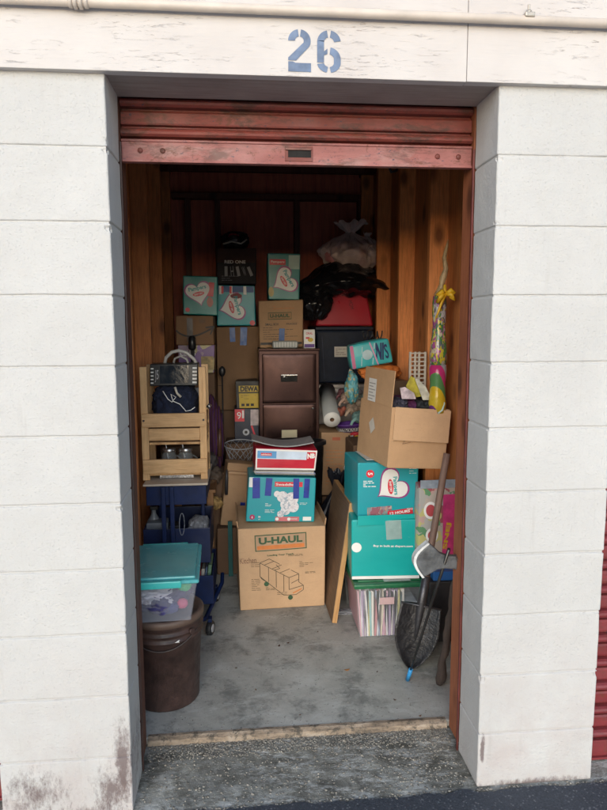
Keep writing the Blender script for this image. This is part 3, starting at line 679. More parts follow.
f.rect(-w/2+.010, w/2-.055, .060, .104, .0018).done('label_strip', M((.55, .66, .80), .4)); f.rect(-w/2+.010, -w/2+.11, .064, .102, .0026).done('label_tint', M((.08, .30, .60), .4))
f.rect(-w/2+.028, -w/2+.085, .077, .092, .0034).done('label_patch', INKR); f.text('athletics', -w/2+.056, .084, .05, .008, .0044).text('NB', w/2-.032, .083, .040, .028, .003, .1, .06).each('logo_lettering', WHITE)
lines_print(sh, -w/2+.12, w/2-.07, .078, .092, 2, M((.35, .42, .6), .5), .0025)
t = thing('black_tray', 'grey rimmed black tray lying behind the top of the shoe box', 'tray', ((x0+x1)/2-.01, 1.548, .8845), (0, R(3.4), 0))
tr2 = MB(); n = 24
for side in (0,):
    A = [(-.165+.33*i/n, .028*(1-math.sin(math.pi*i/n))) for i in range(n+1)]
    for (xa_, za), (xb_, zb) in zip(A, A[1:]):
        tr2.poly([(xa_, -.10, za), (xb_, -.10, zb), (xb_, -.10, zb+.006), (xa_, -.10, za+.006)]); tr2.poly([(xa_, -.10, za+.006), (xb_, -.10, zb+.006), (xb_, .10, zb+.004), (xa_, .10, za+.004)])
        tr2.poly([(xa_, -.10, za), (xb_, -.10, zb), (xb_, .10, zb-.002), (xa_, .10, za-.002)])
tr2.build('tray', M((.24, .27, .28), .35), t)

# ---- filing cabinet
FX0, FX1 = at(259, 380, 2.18)[0], at(319.5, 380, 2.18)[0]; FH = at(290, 350.5, 2.18)[1]
t = thing('filing_cabinet', 'tall dark bronze metal filing cabinet in the middle of the heap', 'cabinet', ((FX0+FX1)/2, 2.18, SLAB))
w = (FX1-FX0)/2; H = FH-SLAB
MB().box(-w, w, .012, .62, 0, H, .004).build('case', CABM, t)
MB().box(-w-.002, w+.002, -.008, .62, H+.0005, H+.012, .003).build('top_lid', CABM, t)
dh = (H-.055)/4
for k in range(4):
    zt = H-.022-k*dh; dm = MB().box(-w+.022, w-.022, -.006, .0118, zt-dh+.008, zt, .004)
    bmesh.ops.subdivide_edges(dm.bm, edges=[e for e in dm.bm.edges if e.calc_length() > .1], cuts=14, use_grid_fill=True)
    for v in dm.bm.verts:
        if v.co.y < -.0055: v.co.y -= .0050*math.cos(math.pi*v.co.x/(2*w-.044))*math.cos(math.pi*(v.co.z-(zt-dh/2+.004))/(dh-.008))
    d = dm.build('drawer', CABM, t, smooth=True)
    if k == 0:
        MB().box(-.055, .050, -.0155, -.0062, zt-.175, zt-.130, .002).build('handle_recess', M((.006, .006, .006), .7), d)
        MB().tube([(-.052, -.022, zt-.142), (-.015, -.022, zt-.142)], .010, 12).box(-.055, .05, -.026, -.0158, zt-.136, zt-.128, .002).build('handle', STEEL, d)
    else:
        MB().box(-.05, .05, -.022, -.0062, zt-.15, zt-.135, .003).build('handle', CABM, d) if k > 1 else None
    if k == 1:
        mb = MB(); mb.lathe([(.009, 0), (.009, .006), (.001, .008)], 14); mb.xf(Matrix.Translation((w-.045, -.006, zt-.025)) @ Matrix.Rotation(R(90), 4, 'X')); mb.build('lock', STEEL, d)
        lcz = at(290, 434, 2.17)[1]-SLAB; MB().box(-.052, .046, -.0165, -.0062, lcz-.027, lcz+.027, .001).build('label_card', CREAM, d)
TOPC = FH+.013
# ---- cartons on the cabinet
x0, x1, z0, z1 = xy(260, 304.5, 349, 300, 2.36)
uc = Carton('moving_carton', 'small moving carton with printed lettering, on top of the filing cabinet', 'box', x0, x1, 2.36, .38, TOPC, z1-TOPC, KRAFT, rz=-2, ry=-1, bulge=.006, group='kraft moving cartons', seed=4)
f = uc.face(); h = uc.h
f.rect(-.085, .07, h-.125, h-.078, .0012).done('banner_frame', INKG); f.rect(-.082, .067, h-.121, h-.082, .002).done('banner_ground', M((.38, .22, .11), .7)); f.text('U-HAUL', -.008, h-.100, .13, .024, .003, 0, .04).done('brand_lettering', INKG)
f.text('SMALL BOX', -.06, h-.155, .09, .016, .002).text('FRAGILE', .07, h-.155, .07, .012, .002).each('caption_lettering', INKK)
lines_print(uc, -.12, .12, .05, .14, 6, INKK, .003, seed=3); lines_print(uc, -.05, .1, h-.06, h-.03, 2, INKO, .003, seed=4)
f.rect(-.015, .022, .03, .125, .003, 4, -.05).each('blue_tape', SKYTAPE); f.rect(-.14, .14, .02, .035, .0015).done('dark_stripe', INKK)
x0, x1, z0, z1 = xy(268, 299.5, 300, 260, 2.40)
d2 = Carton('diaper_carton', 'teal diaper carton with pale heart, topmost above the filing cabinet', 'box', x0, x1, 2.40, .22, uc.h+TOPC+.004, .30, mat_teal((.02, .22, .23), (.06, .29, .29)), rz=-1, ry=1, **DB)
heart_print(d2, .0, .12, .082, R(-60)); f = d2.face(); f.rect(-.09, .01, .225, .262, .0014).done('red_banner', INKR); f.text('Pampers', -.04, .243, .085, .020, .003).each('banner_lettering', WHITE)
f.rect(.03, d2.w/2-.004, .20, .29, .0010).done('pale_corner', M((.40, .55, .50), .5)); f.blob(DISC, -.085, .05, .018, .0012, 0, 1.8).done('leaf_print', M((.5, .42, .2), .5))
# ribbed white basket + small box
bx, bz = at(285, 349, 2.24)
t = thing('plastic_basket', 'small ribbed white plastic basket lying on the filing cabinet', 'basket', (bx, 2.26, TOPC+.0005))
MB().box(-.082, .082, -.05, .05, .0, .046, .014, seg=4).build('basket', M((.36, .38, .36), .45, .1), t)
for i in range(9): MB().box(-.07+i*.0175-.004, -.07+i*.0175+.004, -.0535, -.049, .006, .040, .001).build('rib', M((.56, .57, .55), .45, .1), t)
x0, x1, z0, z1 = xy(304, 314.5, 349.5, 330, 2.22)
sb = Carton('small_box', 'small white box with yellow and purple print, at the right edge of the filing cabinet', 'box', x0, x1, 2.22, .06, TOPC, z1-TOPC+.004, WHITE, bulge=.001, bevel=.001)
f = sb.face(); f.blob(DISC, .006, sb.h*.45, .017, .0012, 0, .8).done('yellow_splash', YELLOW); f.rect(-sb.w/2+.003, sb.w/2-.003, .004, .026, .0012).done('purple_strip', PURPLE); f.rect(-.022, .0, sb.h*.5, sb.h*.5+.012, .0024).text('ORAL', 0, sb.h*.8, .04, .015, .002).done('print', INKR)

# ---- left back column
x0, x1, z0, z1 = xy(216.5, 262, 410, 326.5, 2.50)
zA = at(237, 410, 2.5)[1]
for k, (a, b, lab) in enumerate(((SLAB+.001, .50, 'kraft carton at the floor behind the wire hoop, lowest of its stack'), (.502, zA-.002, 'kraft carton in the middle of the stack behind the wire hoop'))):
    Carton('storage_carton', lab, 'box', x0-.03, x1-.03, 2.50, .50, a, b-a, KRAFT_SHADE, group='plain kraft cartons')
kb = Carton('storage_carton', 'tall kraft carton with two sky blue tape strips left of the filing cabinet', 'box', x0, x1, 2.50, .45, zA, z1-zA, mat_kraft((.24, .14, .075), 'kraft_c'), rz=0, group='plain kraft cartons')
f = kb.face(); h = kb.h
f.rect(-.065, -.028, h-.10, h-.004, .002, 4, .03).rect(.006, .052, h-.125, h-.004, .002, 4, -.04).each('blue_tape', SKYTAPE)
f.line([(-.15, h*.30), (.15, h*.29)], .003).done('seam', INKK)
x0, x1, z0, z1 = xy(217, 255, 327, 286, 2.53)
d3 = Carton('diaper_carton', 'teal diaper carton with striped tape, between the black box and the blue taped kraft carton', 'box', x0, x1, 2.53, .30, kb.h+zA+.006, z1-z0-.004, TEAL, **DB)
heart_print(d3, -.03, .125, .088, R(-75)); f = d3.face(); h = d3.h
f.rect(-.12, .12, h-.045, h-.004, .0014).done('dark_band', M((.05, .12, .30), .5))
for i, x in enumerate((-.105, -.035, .06)): f.rect(x-.010, x+.010, h-.06, h-.004, .003)
f.each('white_tape', WHITE); f.rect(-.10, -.085, h-.055, h-.006, .0036).rect(-.045, -.03, h-.055, h-.006, .0042).each('red_mark', INKR)
f.blob(DISC, 0, h-.07, .04, .0026, 0, .45).done('red_oval', M((.2, .02, .03), .5)); f.blob(DISC, .105, .018, .018, .0014).done('size_badge', INKR)
x0, x1, z0, z1 = xy(217, 256.5, 286, 249, 2.52)
bb = Carton('appliance_box', 'black printed box with grey lettering, topmost of the stack left of the cabinet', 'box', x0, x1, 2.52, .32, d3.h+kb.h+zA+.012, z1-z0-.004, M((.010, .009, .012), .65, .3, spec=.25), bulge=.002)
f = bb.face(); h = bb.h; f.rect(-bb.w/2+.004, bb.w/2-.004, h*.60, h-.004, .001).done('brown_panel', M((.028, .013, .012), .7, spec=.2))
f.text('RED ONE', -.01, h*.62, .14, .022, .0026, 0, .03).done('lettering', M((.34, .33, .32), .5))
for i in range(5): f.text('IHIW'[i % 4], -.07+i*.04, h*.36, .02, .065, .0026, .1*i, .0)
f.done('figure_print', M((.16, .16, .17), .5)); lines_print(bb, -.1, .1, .02, .06, 3, M((.12, .12, .14), .5), .003)
tz = bb.h+d3.h+kb.h+zA+.014
t = thing('toy_helmet', 'small black and red toy heap on top of the black printed box', 'toy', (at(235, 240, 2.62)[0], 2.64, tz))
crumple('shell', (0, 0, .055), (.085, .075, .062), BLACKP, t, 3, .35, 3, 4, 0)
crumple('red_cap', (-.01, -.035, .075), (.045, .04, .032), M((.35, .03, .07), .5), t, 5, .3, 3, 3)
MB().tube([(-.08, -.06, .03), (-.02, -.08, .045), (.04, -.08, .03), (.08, -.07, .06)], .006, 8).build('pale_strap', M((.4, .38, .33), .5), t)
# far left column
x0, x1, z0, z1 = xy(175.5, 214, 345, 315.5, 2.30)
zP = at(196, 372, 2.28)[1]
am = Carton('parcel_box', 'kraft parcel box with a black curved arrow, under the leftmost diaper carton', 'box', x0, x1, 2.30, .34, z0, z1-z0, KRAFT3, bulge=.003)
f = am.face(); h = am.h
f.line([(-.12+.24*i/14, h*.50-.045*math.sin(math.pi*(i/14)**.8)+.018*i/14) for i in range(15)], .011, .002).line([(.07, h*.60), (.125, h*.64), (.10, h*.36)], .009, .003).done('arrow_print', INKK)
f.rect(-.05, -.012, h*.1, h*.92, .0014).done('paper_tape', M((.12, .10, .09), .4)); f.rect(.03, .07, h*.75, h*.9, .0014).done('ink_mark', M((.2, .12, .07), .6))
x0, x1, z0, z1 = xy(181, 215.5, 315, 275, 2.34)
d4 = Carton('diaper_carton', 'leftmost teal diaper carton, on the arrow marked parcel box by the left wall', 'box', x0, x1, 2.33, .26, am.h+am.t.location.z+.004, z1-z0-.006, mat_teal((.0, .20, .20), (.01, .26, .25)), ry=2.5, rz=4, **DB)
heart_print(d4, -.012, .135, .078, R(14)); f = d4.face(); f.rect(.05, .085, .12, .21, .0014, 4, -.1).done('red_banner', INKR); f.blob(DISC, -.082, .03, .014, .0014).done('size_badge', INKR); f.blob(DISC, .06, .085, .02, .0014, 0, 1.6).done('pink_leg', M((.5, .22, .18), .5))
x0, x1, z0, z1 = xy(178, 214.5, 373, 345, 2.28)
pz = Carton('game_box', 'purple and yellow game box under the arrow marked parcel box', 'box', x0, x1, 2.28, .30, z0, z1-z0-.003, mat_blotch('game_art', [(.16, .06, .26), (.22, .10, .34), (.45, .33, .12), (.12, .05, .2), (.30, .2, .3), (.5, .42, .2)], 14, .35), bulge=.001, bevel=.002)
f = pz.face(); f.text('CLUES', -.055, pz.h*.72, .10, .035, .002, 0, .03).done('title_lettering', WHITE); f.rect(.03, .11, .02, pz.h*.6, .0014).done('picture_panel', M((.42, .30, .12), .5, .5, 30))
for k, (a, b, lab) in enumerate(((SLAB+.001, .62, 'kraft carton at the floor in the left rear corner'), (.622, z0-.002, 'kraft carton under the purple game box'))):
    Carton('storage_carton', lab, 'box', x0-.03, x1, 2.30, .40, a, b-a, KRAFT_SHADE, group='plain kraft cartons')
# dark lamp thing in front of the arrow box
lx, lz = at(192, 345, 2.12)
t = thing('desk_lamp', 'slim black gooseneck lamp in front of the arrow marked parcel box', 'lamp', (lx, 2.14, .80))
MB().tube([(0, 0, 0), (0, 0, .45), (.004, -.01, lz-.80+.03)], .011, 10).build('stem', BLACKM, t)
mb = MB(); mb.lathe([(.012, .045), (.022, .035), (.024, -.03), (.016, -.04), (.001, -.042)], 18); mb.xf(Matrix.Translation((0, -.01, lz-.80+.01))); mb.build('head', BLACKP, t)
MB().box(-.06, .06, -.05, .05, -.001, .02, .004).build('foot', BLACKM, t)
Carton('storage_carton', 'kraft carton hidden in shade behind the pale wooden rack, carrying the black lamp', 'box', lx-.20, lx+.12, 2.02, .24, SLAB+.001, .767, KRAFT_SHADE, group='plain kraft cartons')

# drill box, hard drive box, hoop
x0, x1, z0, z1 = xy(236, 263, 408, 381, 2.27)
x1 = FX0-.004
dw = Carton('tool_box_carton', 'black and yellow power tool carton wedged left of the filing cabinet', 'box', x0, x1, 2.26, .20, z0, z1-z0, M((.02, .02, .02), .5), bulge=.001, bevel=.002)
f = dw.face(); h = dw.h; w = dw.w
f.rect(-w/2+.018, w/2-.002, .002, h*.55, .0012).rect(-w/2+.018, w/2-.002, h*.60, h-.030, .0012).done('yellow_panel', M((.55, .38, .04), .5, .1))
f.text('DEWA', .012, h*.715, w*.78, .034, .0024, 0, .05).done('brand_lettering', INKK); lines_print(dw, -w/2+.03, w/2-.01, h*.32, h*.5, 3, M((.2, .12, .02), .5), .003); 
for i in range(3): f.rect(-.04+i*.03, -.02+i*.03, .014, .03, .0024)
f.done('icon_print', INKK)
x0, x1, z0b, z1b = xy(234, 259, 442, 411, 2.27)
hd = Carton('electronics_box', 'dark blue and red box with a round speaker print, under the yellow tool carton', 'box', x0, FX0-.004, 2.27, .2, z0b, z0-z0b-.002, M((.012, .018, .04), .45), bulge=.001, bevel=.002)
f = hd.face(); h = hd.h; w = hd.w
f.rect(-w/2+.002, -.015, h*.62, h-.004, .0012).done('red_panel', INKR); f.rect(.025, w/2-.002, h*.5, h-.006, .0012, 4).done('pale_panel', M((.5, .42, .42), .5, .3, 30))
f.text('9', -w/2+.03, h*.80, .026, .046, .0024, 0, 0).rect(-.03, -.018, h*.72, h*.95, .0024).done('white_lettering', WHITE)
f.blob(DISC, -.005, h*.3, .022, .0014).done('disc_print', M((.45, .47, .5), .4)); f.blob(DISC, -.005, h*.3, .010, .0024).done('disc_core', INKK); f.rect(.04, .052, .02, h*.5, .0014, 3, .3).done('red_stroke', INKR)
tb = Carton('storage_carton', 'kraft carton under the dark blue electronics box beside the cabinet', 'box', x0-.05, FX0-.004, 2.22, .26, SLAB+.001, z0b-SLAB-.003, KRAFT_SHADE, group='plain kraft cartons')
hx_, hz_ = at(240, 445, 2.06)
t = thing('toy_basketball_hoop', 'small white wire basketball hoop with net beside the filing cabinet', 'hoop', (hx_, 2.08, hz_), (R(8), 0, 0))
rr = .098; mb = MB(); pts = [(rr*math.cos(2*math.pi*i/36), rr*math.sin(2*math.pi*i/36), 0) for i in range(37)]; mb.tube(pts, .0035, 8, False); mb.build('rim', M((.38, .40, .43), .4), t)
mb = MB(); n = 12
for k in range(n):
    for s in (1, -1):
        p = [];
        for j in range(5):
            a = 2*math.pi*(k+s*j*.5)/n; r_ = rr*(1-.10*j); p.append((r_*math.cos(a), r_*math.sin(a), -.028*j))
        mb.tube(p, .0014, 4)
mb.build('net', M((.36, .38, .41), .7), t)
# cardboard leaning panels left of moving carton
x0, x1, z0, z1 = xy(219, 250, 523, 464, 1.90)
kp = Carton('storage_carton', 'upright open kraft carton behind the left edge of the large moving carton', 'box', x0, x1+.02, 1.90, .12, z0-.02, z1-z0+.02, KRAFT, ry=7, rz=6, group='plain kraft cartons')
f = kp.face(); f.rect(.0, .028, .06, .15, .003).each('blue_tape', BTAPE); MB().box(-kp.w/2+.01, kp.w/2, -.085, -.065, kp.h-.06, kp.h-.045, .002).build('flap', KRAFT2, kp.t)
Carton('storage_carton', 'low kraft carton on the floor carrying the upright open carton', 'box', x0-.02, x1+.02, 1.88, .20, SLAB+.001, z0-.02-SLAB-.006, KRAFT_SHADE, group='plain kraft cartons')
tag(MB().box(*[at(228, 540, 1.84)[0], at(232.5, 540, 1.84)[0]], 1.845, 1.86, SLAB+.001, at(230, 522, 1.84)[1], .002).build('teal_plank', M((.008, .10, .10), .5)), 'slim teal strip standing left of the large moving carton', 'strip')
# ladle like stick and purple cloth
sx, sz = at(222, 370, 2.35)
t = thing('long_spoon', 'black long handled spoon upright in front of the tall kraft carton', 'spoon', (sx, 2.36, sz-.65)); MB().tube([(0, 0, 0), (0, 0, .62)], .005, 8).build('handle', BLACKM, t); crumple('bowl', (0, 0, .64), (.022, .014, .035), BLACKP, t, 1, .0, 2, 3)
cx_, cz_ = at(214, 430, 2.05)
tag(crumple('folded_cloth', (cx_, 2.08, cz_-.05), (.055, .09, .22), mat_bands('purple_red_stripes', [(.10, .02, .06), (.05, .02, .12), (.14, .05, .03), (.03, .01, .04)], (18, 18, 2), 'X', 1, 1.5, .8), None, 4, .25, 3, 4), 'dark purple and red striped cloth bunched right of the pale wooden rack', 'cloth')
Carton('storage_carton', 'kraft carton in shade carrying the dark striped cloth', 'box', cx_-.12, cx_+.07, 1.98, .20, SLAB+.001, cz_-.25-SLAB, KRAFT_SHADE, group='plain kraft cartons')

# ---- right back: totes, bag
x0, x1, z0, z1 = xy(317, 373, 383, 326, 2.50)
def tote(name, label, x0, x1, y0, dep, z0, z1, mat, lidmat, seed=0):
    c = Carton(name, label, 'tote', x0, x1, y0, dep, z0, z1-z0-.03, mat, bulge=.002, bevel=.012, taper=.08, seed=seed, warp=0)
    h = c.h; w = c.w; MB().box(-w/2-.012, w/2+.012, -dep/2-.012, dep/2+.012, h+.002, h+.026, .006).build('lid', lidmat, c.t)
    MB().box(-w/2-.006, w/2+.006, -dep/2-.006, dep/2+.006, h-.022, h-.001, .003).build('rim', mat, c.t)
    return c
tn = tote('storage_tote', 'navy lidded storage tote with white paper label, under the red bin', x0, x1-.012, 2.50, .50, z0, z1, NAVY, NAVY)
lx0, lz0 = at(334.5, 357, 2.49); lx1, lz1 = at(349.5, 346.5, 2.49); mx = (x0+x1-.012)/2
f = tn.face(); f.rect(lx0-mx, lx1-mx, lz0-z0, lz1-z0, .004).done('paper_label', OFFW); lines_print(tn, lx0-mx+.01, lx1-mx-.01, lz0-z0+.01, lz1-z0-.01, 4, M((.25, .2, .18), .6), .004)
for o in list(tn.t.children)[-1:]: 
    for v in o.data.vertices: v.co.y -= .0042
f.line([(-.14, .03), (-.15, z1-z0-.07)], .004, .002).line([(.14, .03), (.15, z1-z0-.07)], .004, .002).done('moulded_rib', BLUED)
tw = tote('storage_tote', 'pale grey lidded tote under the navy tote', x0, x1-.012, 2.48, .5, z0-.44, z0-.004, M((.44, .42, .42), .45), M((.40, .38, .37), .45))
tote('storage_tote', 'dark tote at the floor beneath the pale grey tote', x0, x1-.012, 2.48, .5, SLAB+.001, z0-.445, NAVY, NAVY)
zt = z1+.001
x0r, x1r = at(318, 324, 2.53)[0], at(371, 324, 2.53)[0]; zr = at(345, 290, 2.53)[1]
rb = Carton('red_bin', 'red plastic bin turned upside down on the navy tote under a black bag', 'bin', x0r, x1r-.01, 2.53, .36, zt, zr-zt+.02, REDP, bulge=.001, taper=-.22, bevel=.012)
f = rb.face(); f.text('MOM', .05, rb.h*.55, .06, .028, .003, R(-80), 0).done('handwriting', M((.08, .01, .02), .5))
# black bag: a saddle over the red bin
bc = at(345, 287, 2.62)
t = thing('garbage_bag', 'shiny black garbage bag draped over the red bin', 'bag', (bc[0], 2.70, zr-.01))
def bagmesh(name, mat, parent, loc, rx_, ry_, H, neck=.72, seed=1, lean=(0, 0), folds=17, flare=.5, lump=.16, squash=1.0, droop=None):
    """a tied plastic bag: fat body, folds that gather into the neck, ruffled top"""
    bm = bmesh.new(); nu, nv = 150, 90; rows = []
    for j in range(nv+1):
        v = j/nv
        if v < neck: pr = math.sin(math.pi*min(1, (v/neck)*.86+.09))**.55
        else: pr = .10+.0*v
        if v < neck: pr = max(pr*(1-.72*max(0, (v/neck-.45)/.55)**1.7), .13)
        else: k = (v-neck)/(1-neck); pr = .13+flare*.42*k**.8
        row = []
        for i in range(nu):
            a = 2*math.pi*i/nu; ca, sa = math.cos(a), math.sin(a)
            g1 = 1-abs(noise.noise(Vector((ca*folds*.16, sa*folds*.16, v*1.1+seed))))*2.4
            g2 = 1-abs(noise.noise(Vector((ca*folds*.42, sa*folds*.42, v*2.0+seed*2))))*2.4
            gat = .25+1.1*min(1, max(0, (v/neck-.35)/.5))
            n1 = noise.fractal(Vector((ca*1.3, sa*1.3, v*2.1+seed)), .8, 2, 3)
            n4 = 1-abs(noise.noise(Vector((ca*2.6, sa*2.6, v*7+seed))))*2
            k = pr*(1+lump*n1*1.6+.07*gat*g1+.045*gat*g2+.05*n4)
            z = v*H+.012*noise.noise(Vector((ca*3, sa*3, v*6+seed)))+(.25*H*(1-neck)*noise.noise(Vector((ca*2.2, sa*2.2, seed*3.)))*2 if v > .97 else 0)
            x, y = k*rx_*ca+lean[0]*v**1.5, k*ry_*sa+lean[1]*v**1.5
            if droop: z += droop(x, y, v)
            row.append(bm.verts.new((loc[0]+x, loc[1]+y, loc[2]+z)))
        rows.append(row)
    for A, B in zip(rows, rows[1:]):
        for i in range(nu): bm.faces.new((A[i], A[(i+1) % nu], B[(i+1) % nu], B[i]))
    bm.faces.new(rows[0][::-1])
    mb = MB(); mb.bm.free(); mb.bm = bm; o = mb.build(name, mat, parent, smooth=True); return o
BAGG = M((.008, .008, .010), .20, .3, 12, .15)
def dr(x, y, v):
    d = -.13*max(0, abs(x)/.33-.45)**1.2*(1.35 if x < 0 else .75)-.05*max(0, -y/.26-.5)
    return d+.02*noise.noise(Vector((x*14, y*14, v*3)))
bagmesh('bag', BAGG, t, (-.01, -.08, -.035), .35, .28, .25, .985, 4, (0, 0), 15, .0, .09, droop=dr)
bagmesh('bag_side', BAGG, t, (-.235, -.22, -.19), .12, .07, .26, .95, 9, (.03, .03), 11, .0, .12)
cc = at(352, 249, 2.62); tb = zr+.135
t = thing('clear_bag', 'knotted clear plastic bag with pinkish contents on top of the black bag', 'bag', (cc[0], 2.62, tb))
crumple('contents', (0, 0, .11), (.165, .11, .10), mat_blotch('toys_pink', [(.62, .18, .2), (.40, .28, .25), (.70, .30, .3), (.36, .26, .24), (.55, .45, .4)], 9), t, 2, .25, 2.5, 4)
PB = M((.80, .66, .63), .25, .15, 8, .3, alpha=.58)
bagmesh('plastic_film', PB, t, (.01, 0, 0), .205, .14, .33, .80, 6, (-.03, 0), 20, .9, .2)
bagmesh('side_bulge', PB, t, (.09, .0, .06), .10, .09, .20, .9, 12, (.02, 0), 12, .3, .2)

# mid right : roll, toys, kraft C
x0, x1, z0, z1 = xy(321, 372, 474, 431, 2.10)
kc = Carton('storage_carton', 'kraft carton with printed lines, under the white paper roll', 'box', x0, x0+.36, 2.06, .34, .45, z1-.45, KRAFT, rz=0, group='plain kraft cartons')
lines_print(kc, -.15, -.04, .06, .30, 11, INKO, .003, seed=8); f = kc.face(); f.rect(-.11, -.06, kc.h-.05, kc.h-.03, .0014).done('red_stamp', M((.45, .12, .06), .6))
Carton('storage_carton', 'kraft carton at the floor under the line printed carton', 'box', x0, x0+.36, 2.06, .34, SLAB+.001, .418, KRAFT_SHADE, group='plain kraft cartons')
ex, ez = at(331, 418.5, 2.10); fx_, fz = at(324, 384, 2.46)
t = thing('paper_roll', 'white roll of paper pointing out of the heap right of the cabinet', 'roll', (0, 0, 0))
P0, P1 = Vector((ex, 2.05, max(ez, z1+.052))), Vector((fx_+.02, 2.46, fz-.04))
def ringtube(p0, p1, ro, ri, name, mat, parent):
    mb = MB(); mb.lathe([(ri, 0), (ro, 0), (ro, (p1-p0).length), (ri, (p1-p0).length), (ri, 0)], 36)
    mb.xf(Matrix.Translation(p0) @ (p1-p0).to_track_quat('Z', 'Y').to_matrix().to_4x4()); return mb.build(name, mat, parent)
d_ = (P1-P0).normalized()
ringtube(P0, P1, .053, .014, 'roll', M((.36, .39, .40), .5, .05), t)  # white paper coloured grey for the shade along its side
ringtube(P0-d_*.0012, P0-d_*.0002, .0525, .0141, 'cut_end', M((.74, .75, .74), .5, .03), t)
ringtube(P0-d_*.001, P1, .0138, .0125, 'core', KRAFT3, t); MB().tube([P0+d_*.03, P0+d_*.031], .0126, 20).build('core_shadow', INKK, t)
# toys heap: separate small toys
toys = [(340, 412, 2.12, .030, (.30, .10, .07), 'small orange brown plush toy beside the paper roll', 'toy'), (347, 398, 2.18, .040, (.38, .27, .22), 'beige doll toy behind the paper roll', 'toy'),
        (354, 408, 2.10, .042, (.34, .26, .20), 'tan rag doll above the purple basket', 'toy'), (360, 400, 2.16, .040, (.22, .28, .26), 'grey green toy lying beside the open carton', 'toy'),
        (343, 393, 2.30, .035, (.12, .05, .06), 'dark maroon toy behind the rag doll', 'toy'), (356, 396, 2.28, .035, (.20, .19, .20), 'grey toy figure at the back of the toy heap', 'toy'),
        (359, 417, 2.04, .040, (.18, .33, .32), 'pale teal toy at the rim of the purple basket', 'toy')]
for i, (px, py, y, r, c, lab, cat) in enumerate(toys):
    x, z = at(px, py, y); t = thing('toy', lab, cat, (x, y, z))
    crumple('body', (0, 0, 0), (r, r, r*.9), M(c, .8, .5, 50, .4), t, i+2, .25, 2, 4); crumple('head', (r*.7, -r*.5, r*.8), (r*.5, r*.5, r*.5), M(tuple(a*1.3 for a in c), .7, .3, 50, .4), t, i+5, .1, 2, 3)
    MB().tube([(-r*.5, -r*.6, 0), (-r*1.2, -r*.9, -r*.6), (-r*1.4, -r*.9, -r*1.1)], [r*.28, r*.22, r*.2], 8).build('arm', M(tuple(min(1, a*1.7) for a in c), .7, .2), t)
x, z = at(351, 424, 2.06)
t = thing('purple_basket', 'shallow purple basket with black and white chequered rim in the toy heap', 'basket', (x+.01, 2.10, z1+.001), (0, R(-4), 0))
mb = MB(); mb.lathe([(.01, .001), (.075, .0), (.095, .05), (.105, .052), (.088, .04), (.07, .006), (.01, .006)], 36); mb.xf(Matrix.Diagonal((1, .8, 1, 1))); mb.build('bowl', M((.11, .04, .26), .45), t)
m_, nt, b_ = newmat('chequer'); ch = N(nt, 'ShaderNodeTexChecker'); ch.inputs['Scale'].default_value = 110; L(nt, coords(nt), ch.inputs['Vector']); ch.inputs['Color1'].default_value = (.6, .6, .62, 1); ch.inputs['Color2'].default_value = (.02, .02, .03, 1); L(nt, ch.outputs['Color'], b_.inputs['Base Color'])
mb = MB(); mb.lathe([(.088, .006), (.100, .030)], 48); mb.xf(Matrix.Diagonal((1, .8, 1, 1))); mb.build('chequered_band', m_, t)
x, z = at(357.5, 439, 1.98); t = thing('toy_ball', 'small yellow and red toy below the purple basket', 'toy', (x, 1.99, z)); crumple('yellow_head', (0, 0, 0), (.022, .02, .024), YELLOW, t, 1, .1, 2, 4); crumple('red_cap', (-.01, .012, .028), (.03, .02, .014), INKR, t, 2, .2, 2, 3)
MB().box(-.05, .05, .025, .06, -.42, -.022, .004).build('dark_stand', BLACKM, t)
# twisted cord
p = []; n = 40
for i in range(n+1):
    px = 351-6*i/n; py = 436+44*i/n; x, z = at(px, py, 1.92); p.append((x, z))
t = thing('twisted_cord', 'black and white twisted cord hanging behind the leaning board', 'cord', (0, 1.93, 0))
for ph, mt in ((0, M((.5, .5, .5), .6)), (math.pi, BLACKM)):
    MB().tube([(x+.012*math.cos(i*.75+ph), .012*math.sin(i*.75+ph), z) for i, (x, z) in enumerate(p)], .0055, 6).build('strand', mt, t)
# black sack by the board
t = thing('garbage_bag', 'dull black garbage bag standing between the moving carton and the leaning board', 'bag', (.36, 1.88, SLAB))
bagmesh('bag', M((.012, .014, .022), .42, .3, 12, .2), t, (0, 0, .001), .15, .145, .62, .84, 3, (0, 0), 18, .6, .18)
# teal soft pack and orange cloth above open carton
x0, x1, z0, z1 = xy(353, 393, 366, 341, 1.60)
tp = Carton('snack_pack', 'turquoise pack with pink end and dark lettering, lying tilted above the open carton', 'pack', x0, x1, 1.60, .12, z0, z1-z0, M((.05, .40, .43), .35, .15, 12, .3), ry=-10, bulge=.008, bevel=.01)
f = tp.face(); w, h = tp.w, tp.h
f.rect(-w/2+.004, -w/2+.022, .004, h-.004, .003).done('pink_end', M((.5, .12, .25), .5)); f.text('NI', w*.22, h*.55, .045, h*.7, .004, R(-10), .05).text('S', w*.38, h*.5, .02, h*.6, .004).done('lettering', M((.02, .03, .12), .5))
f.blob(DISC, -.02, h*.5, .028, .003).line([(-.06, .01), (-.04, h-.02)], .004, .004).line([(.0, .01), (.03, h-.01)], .005, .005).done('pale_splash', M((.4, .55, .6), .5)); f.rect(.012, .020, .0, h, .0055, 3, .2).done('pink_stroke', M((.55, .3, .45), .5))
x, z = at(382, 370, 1.60); t = tag(crumple('orange_cloth', (x, 1.66, z-.02), (.11, .08, .045), ORANGE, None, 3, .3, 3, 5), 'orange cloth bunched under the turquoise pack', 'cloth')
x, z = at(353, 388, 1.62); tag(crumple('patterned_bag', (x, 1.66, z), (.035, .05, .085), mat_blotch('teal_floral', [(.10, .33, .38), (.05, .25, .32), (.45, .42, .30), (.14, .38, .42), (.3, .3, .15)], 34, .6), None, 7, .3, 3, 5), 'teal floral bag hanging left of the open carton', 'bag')
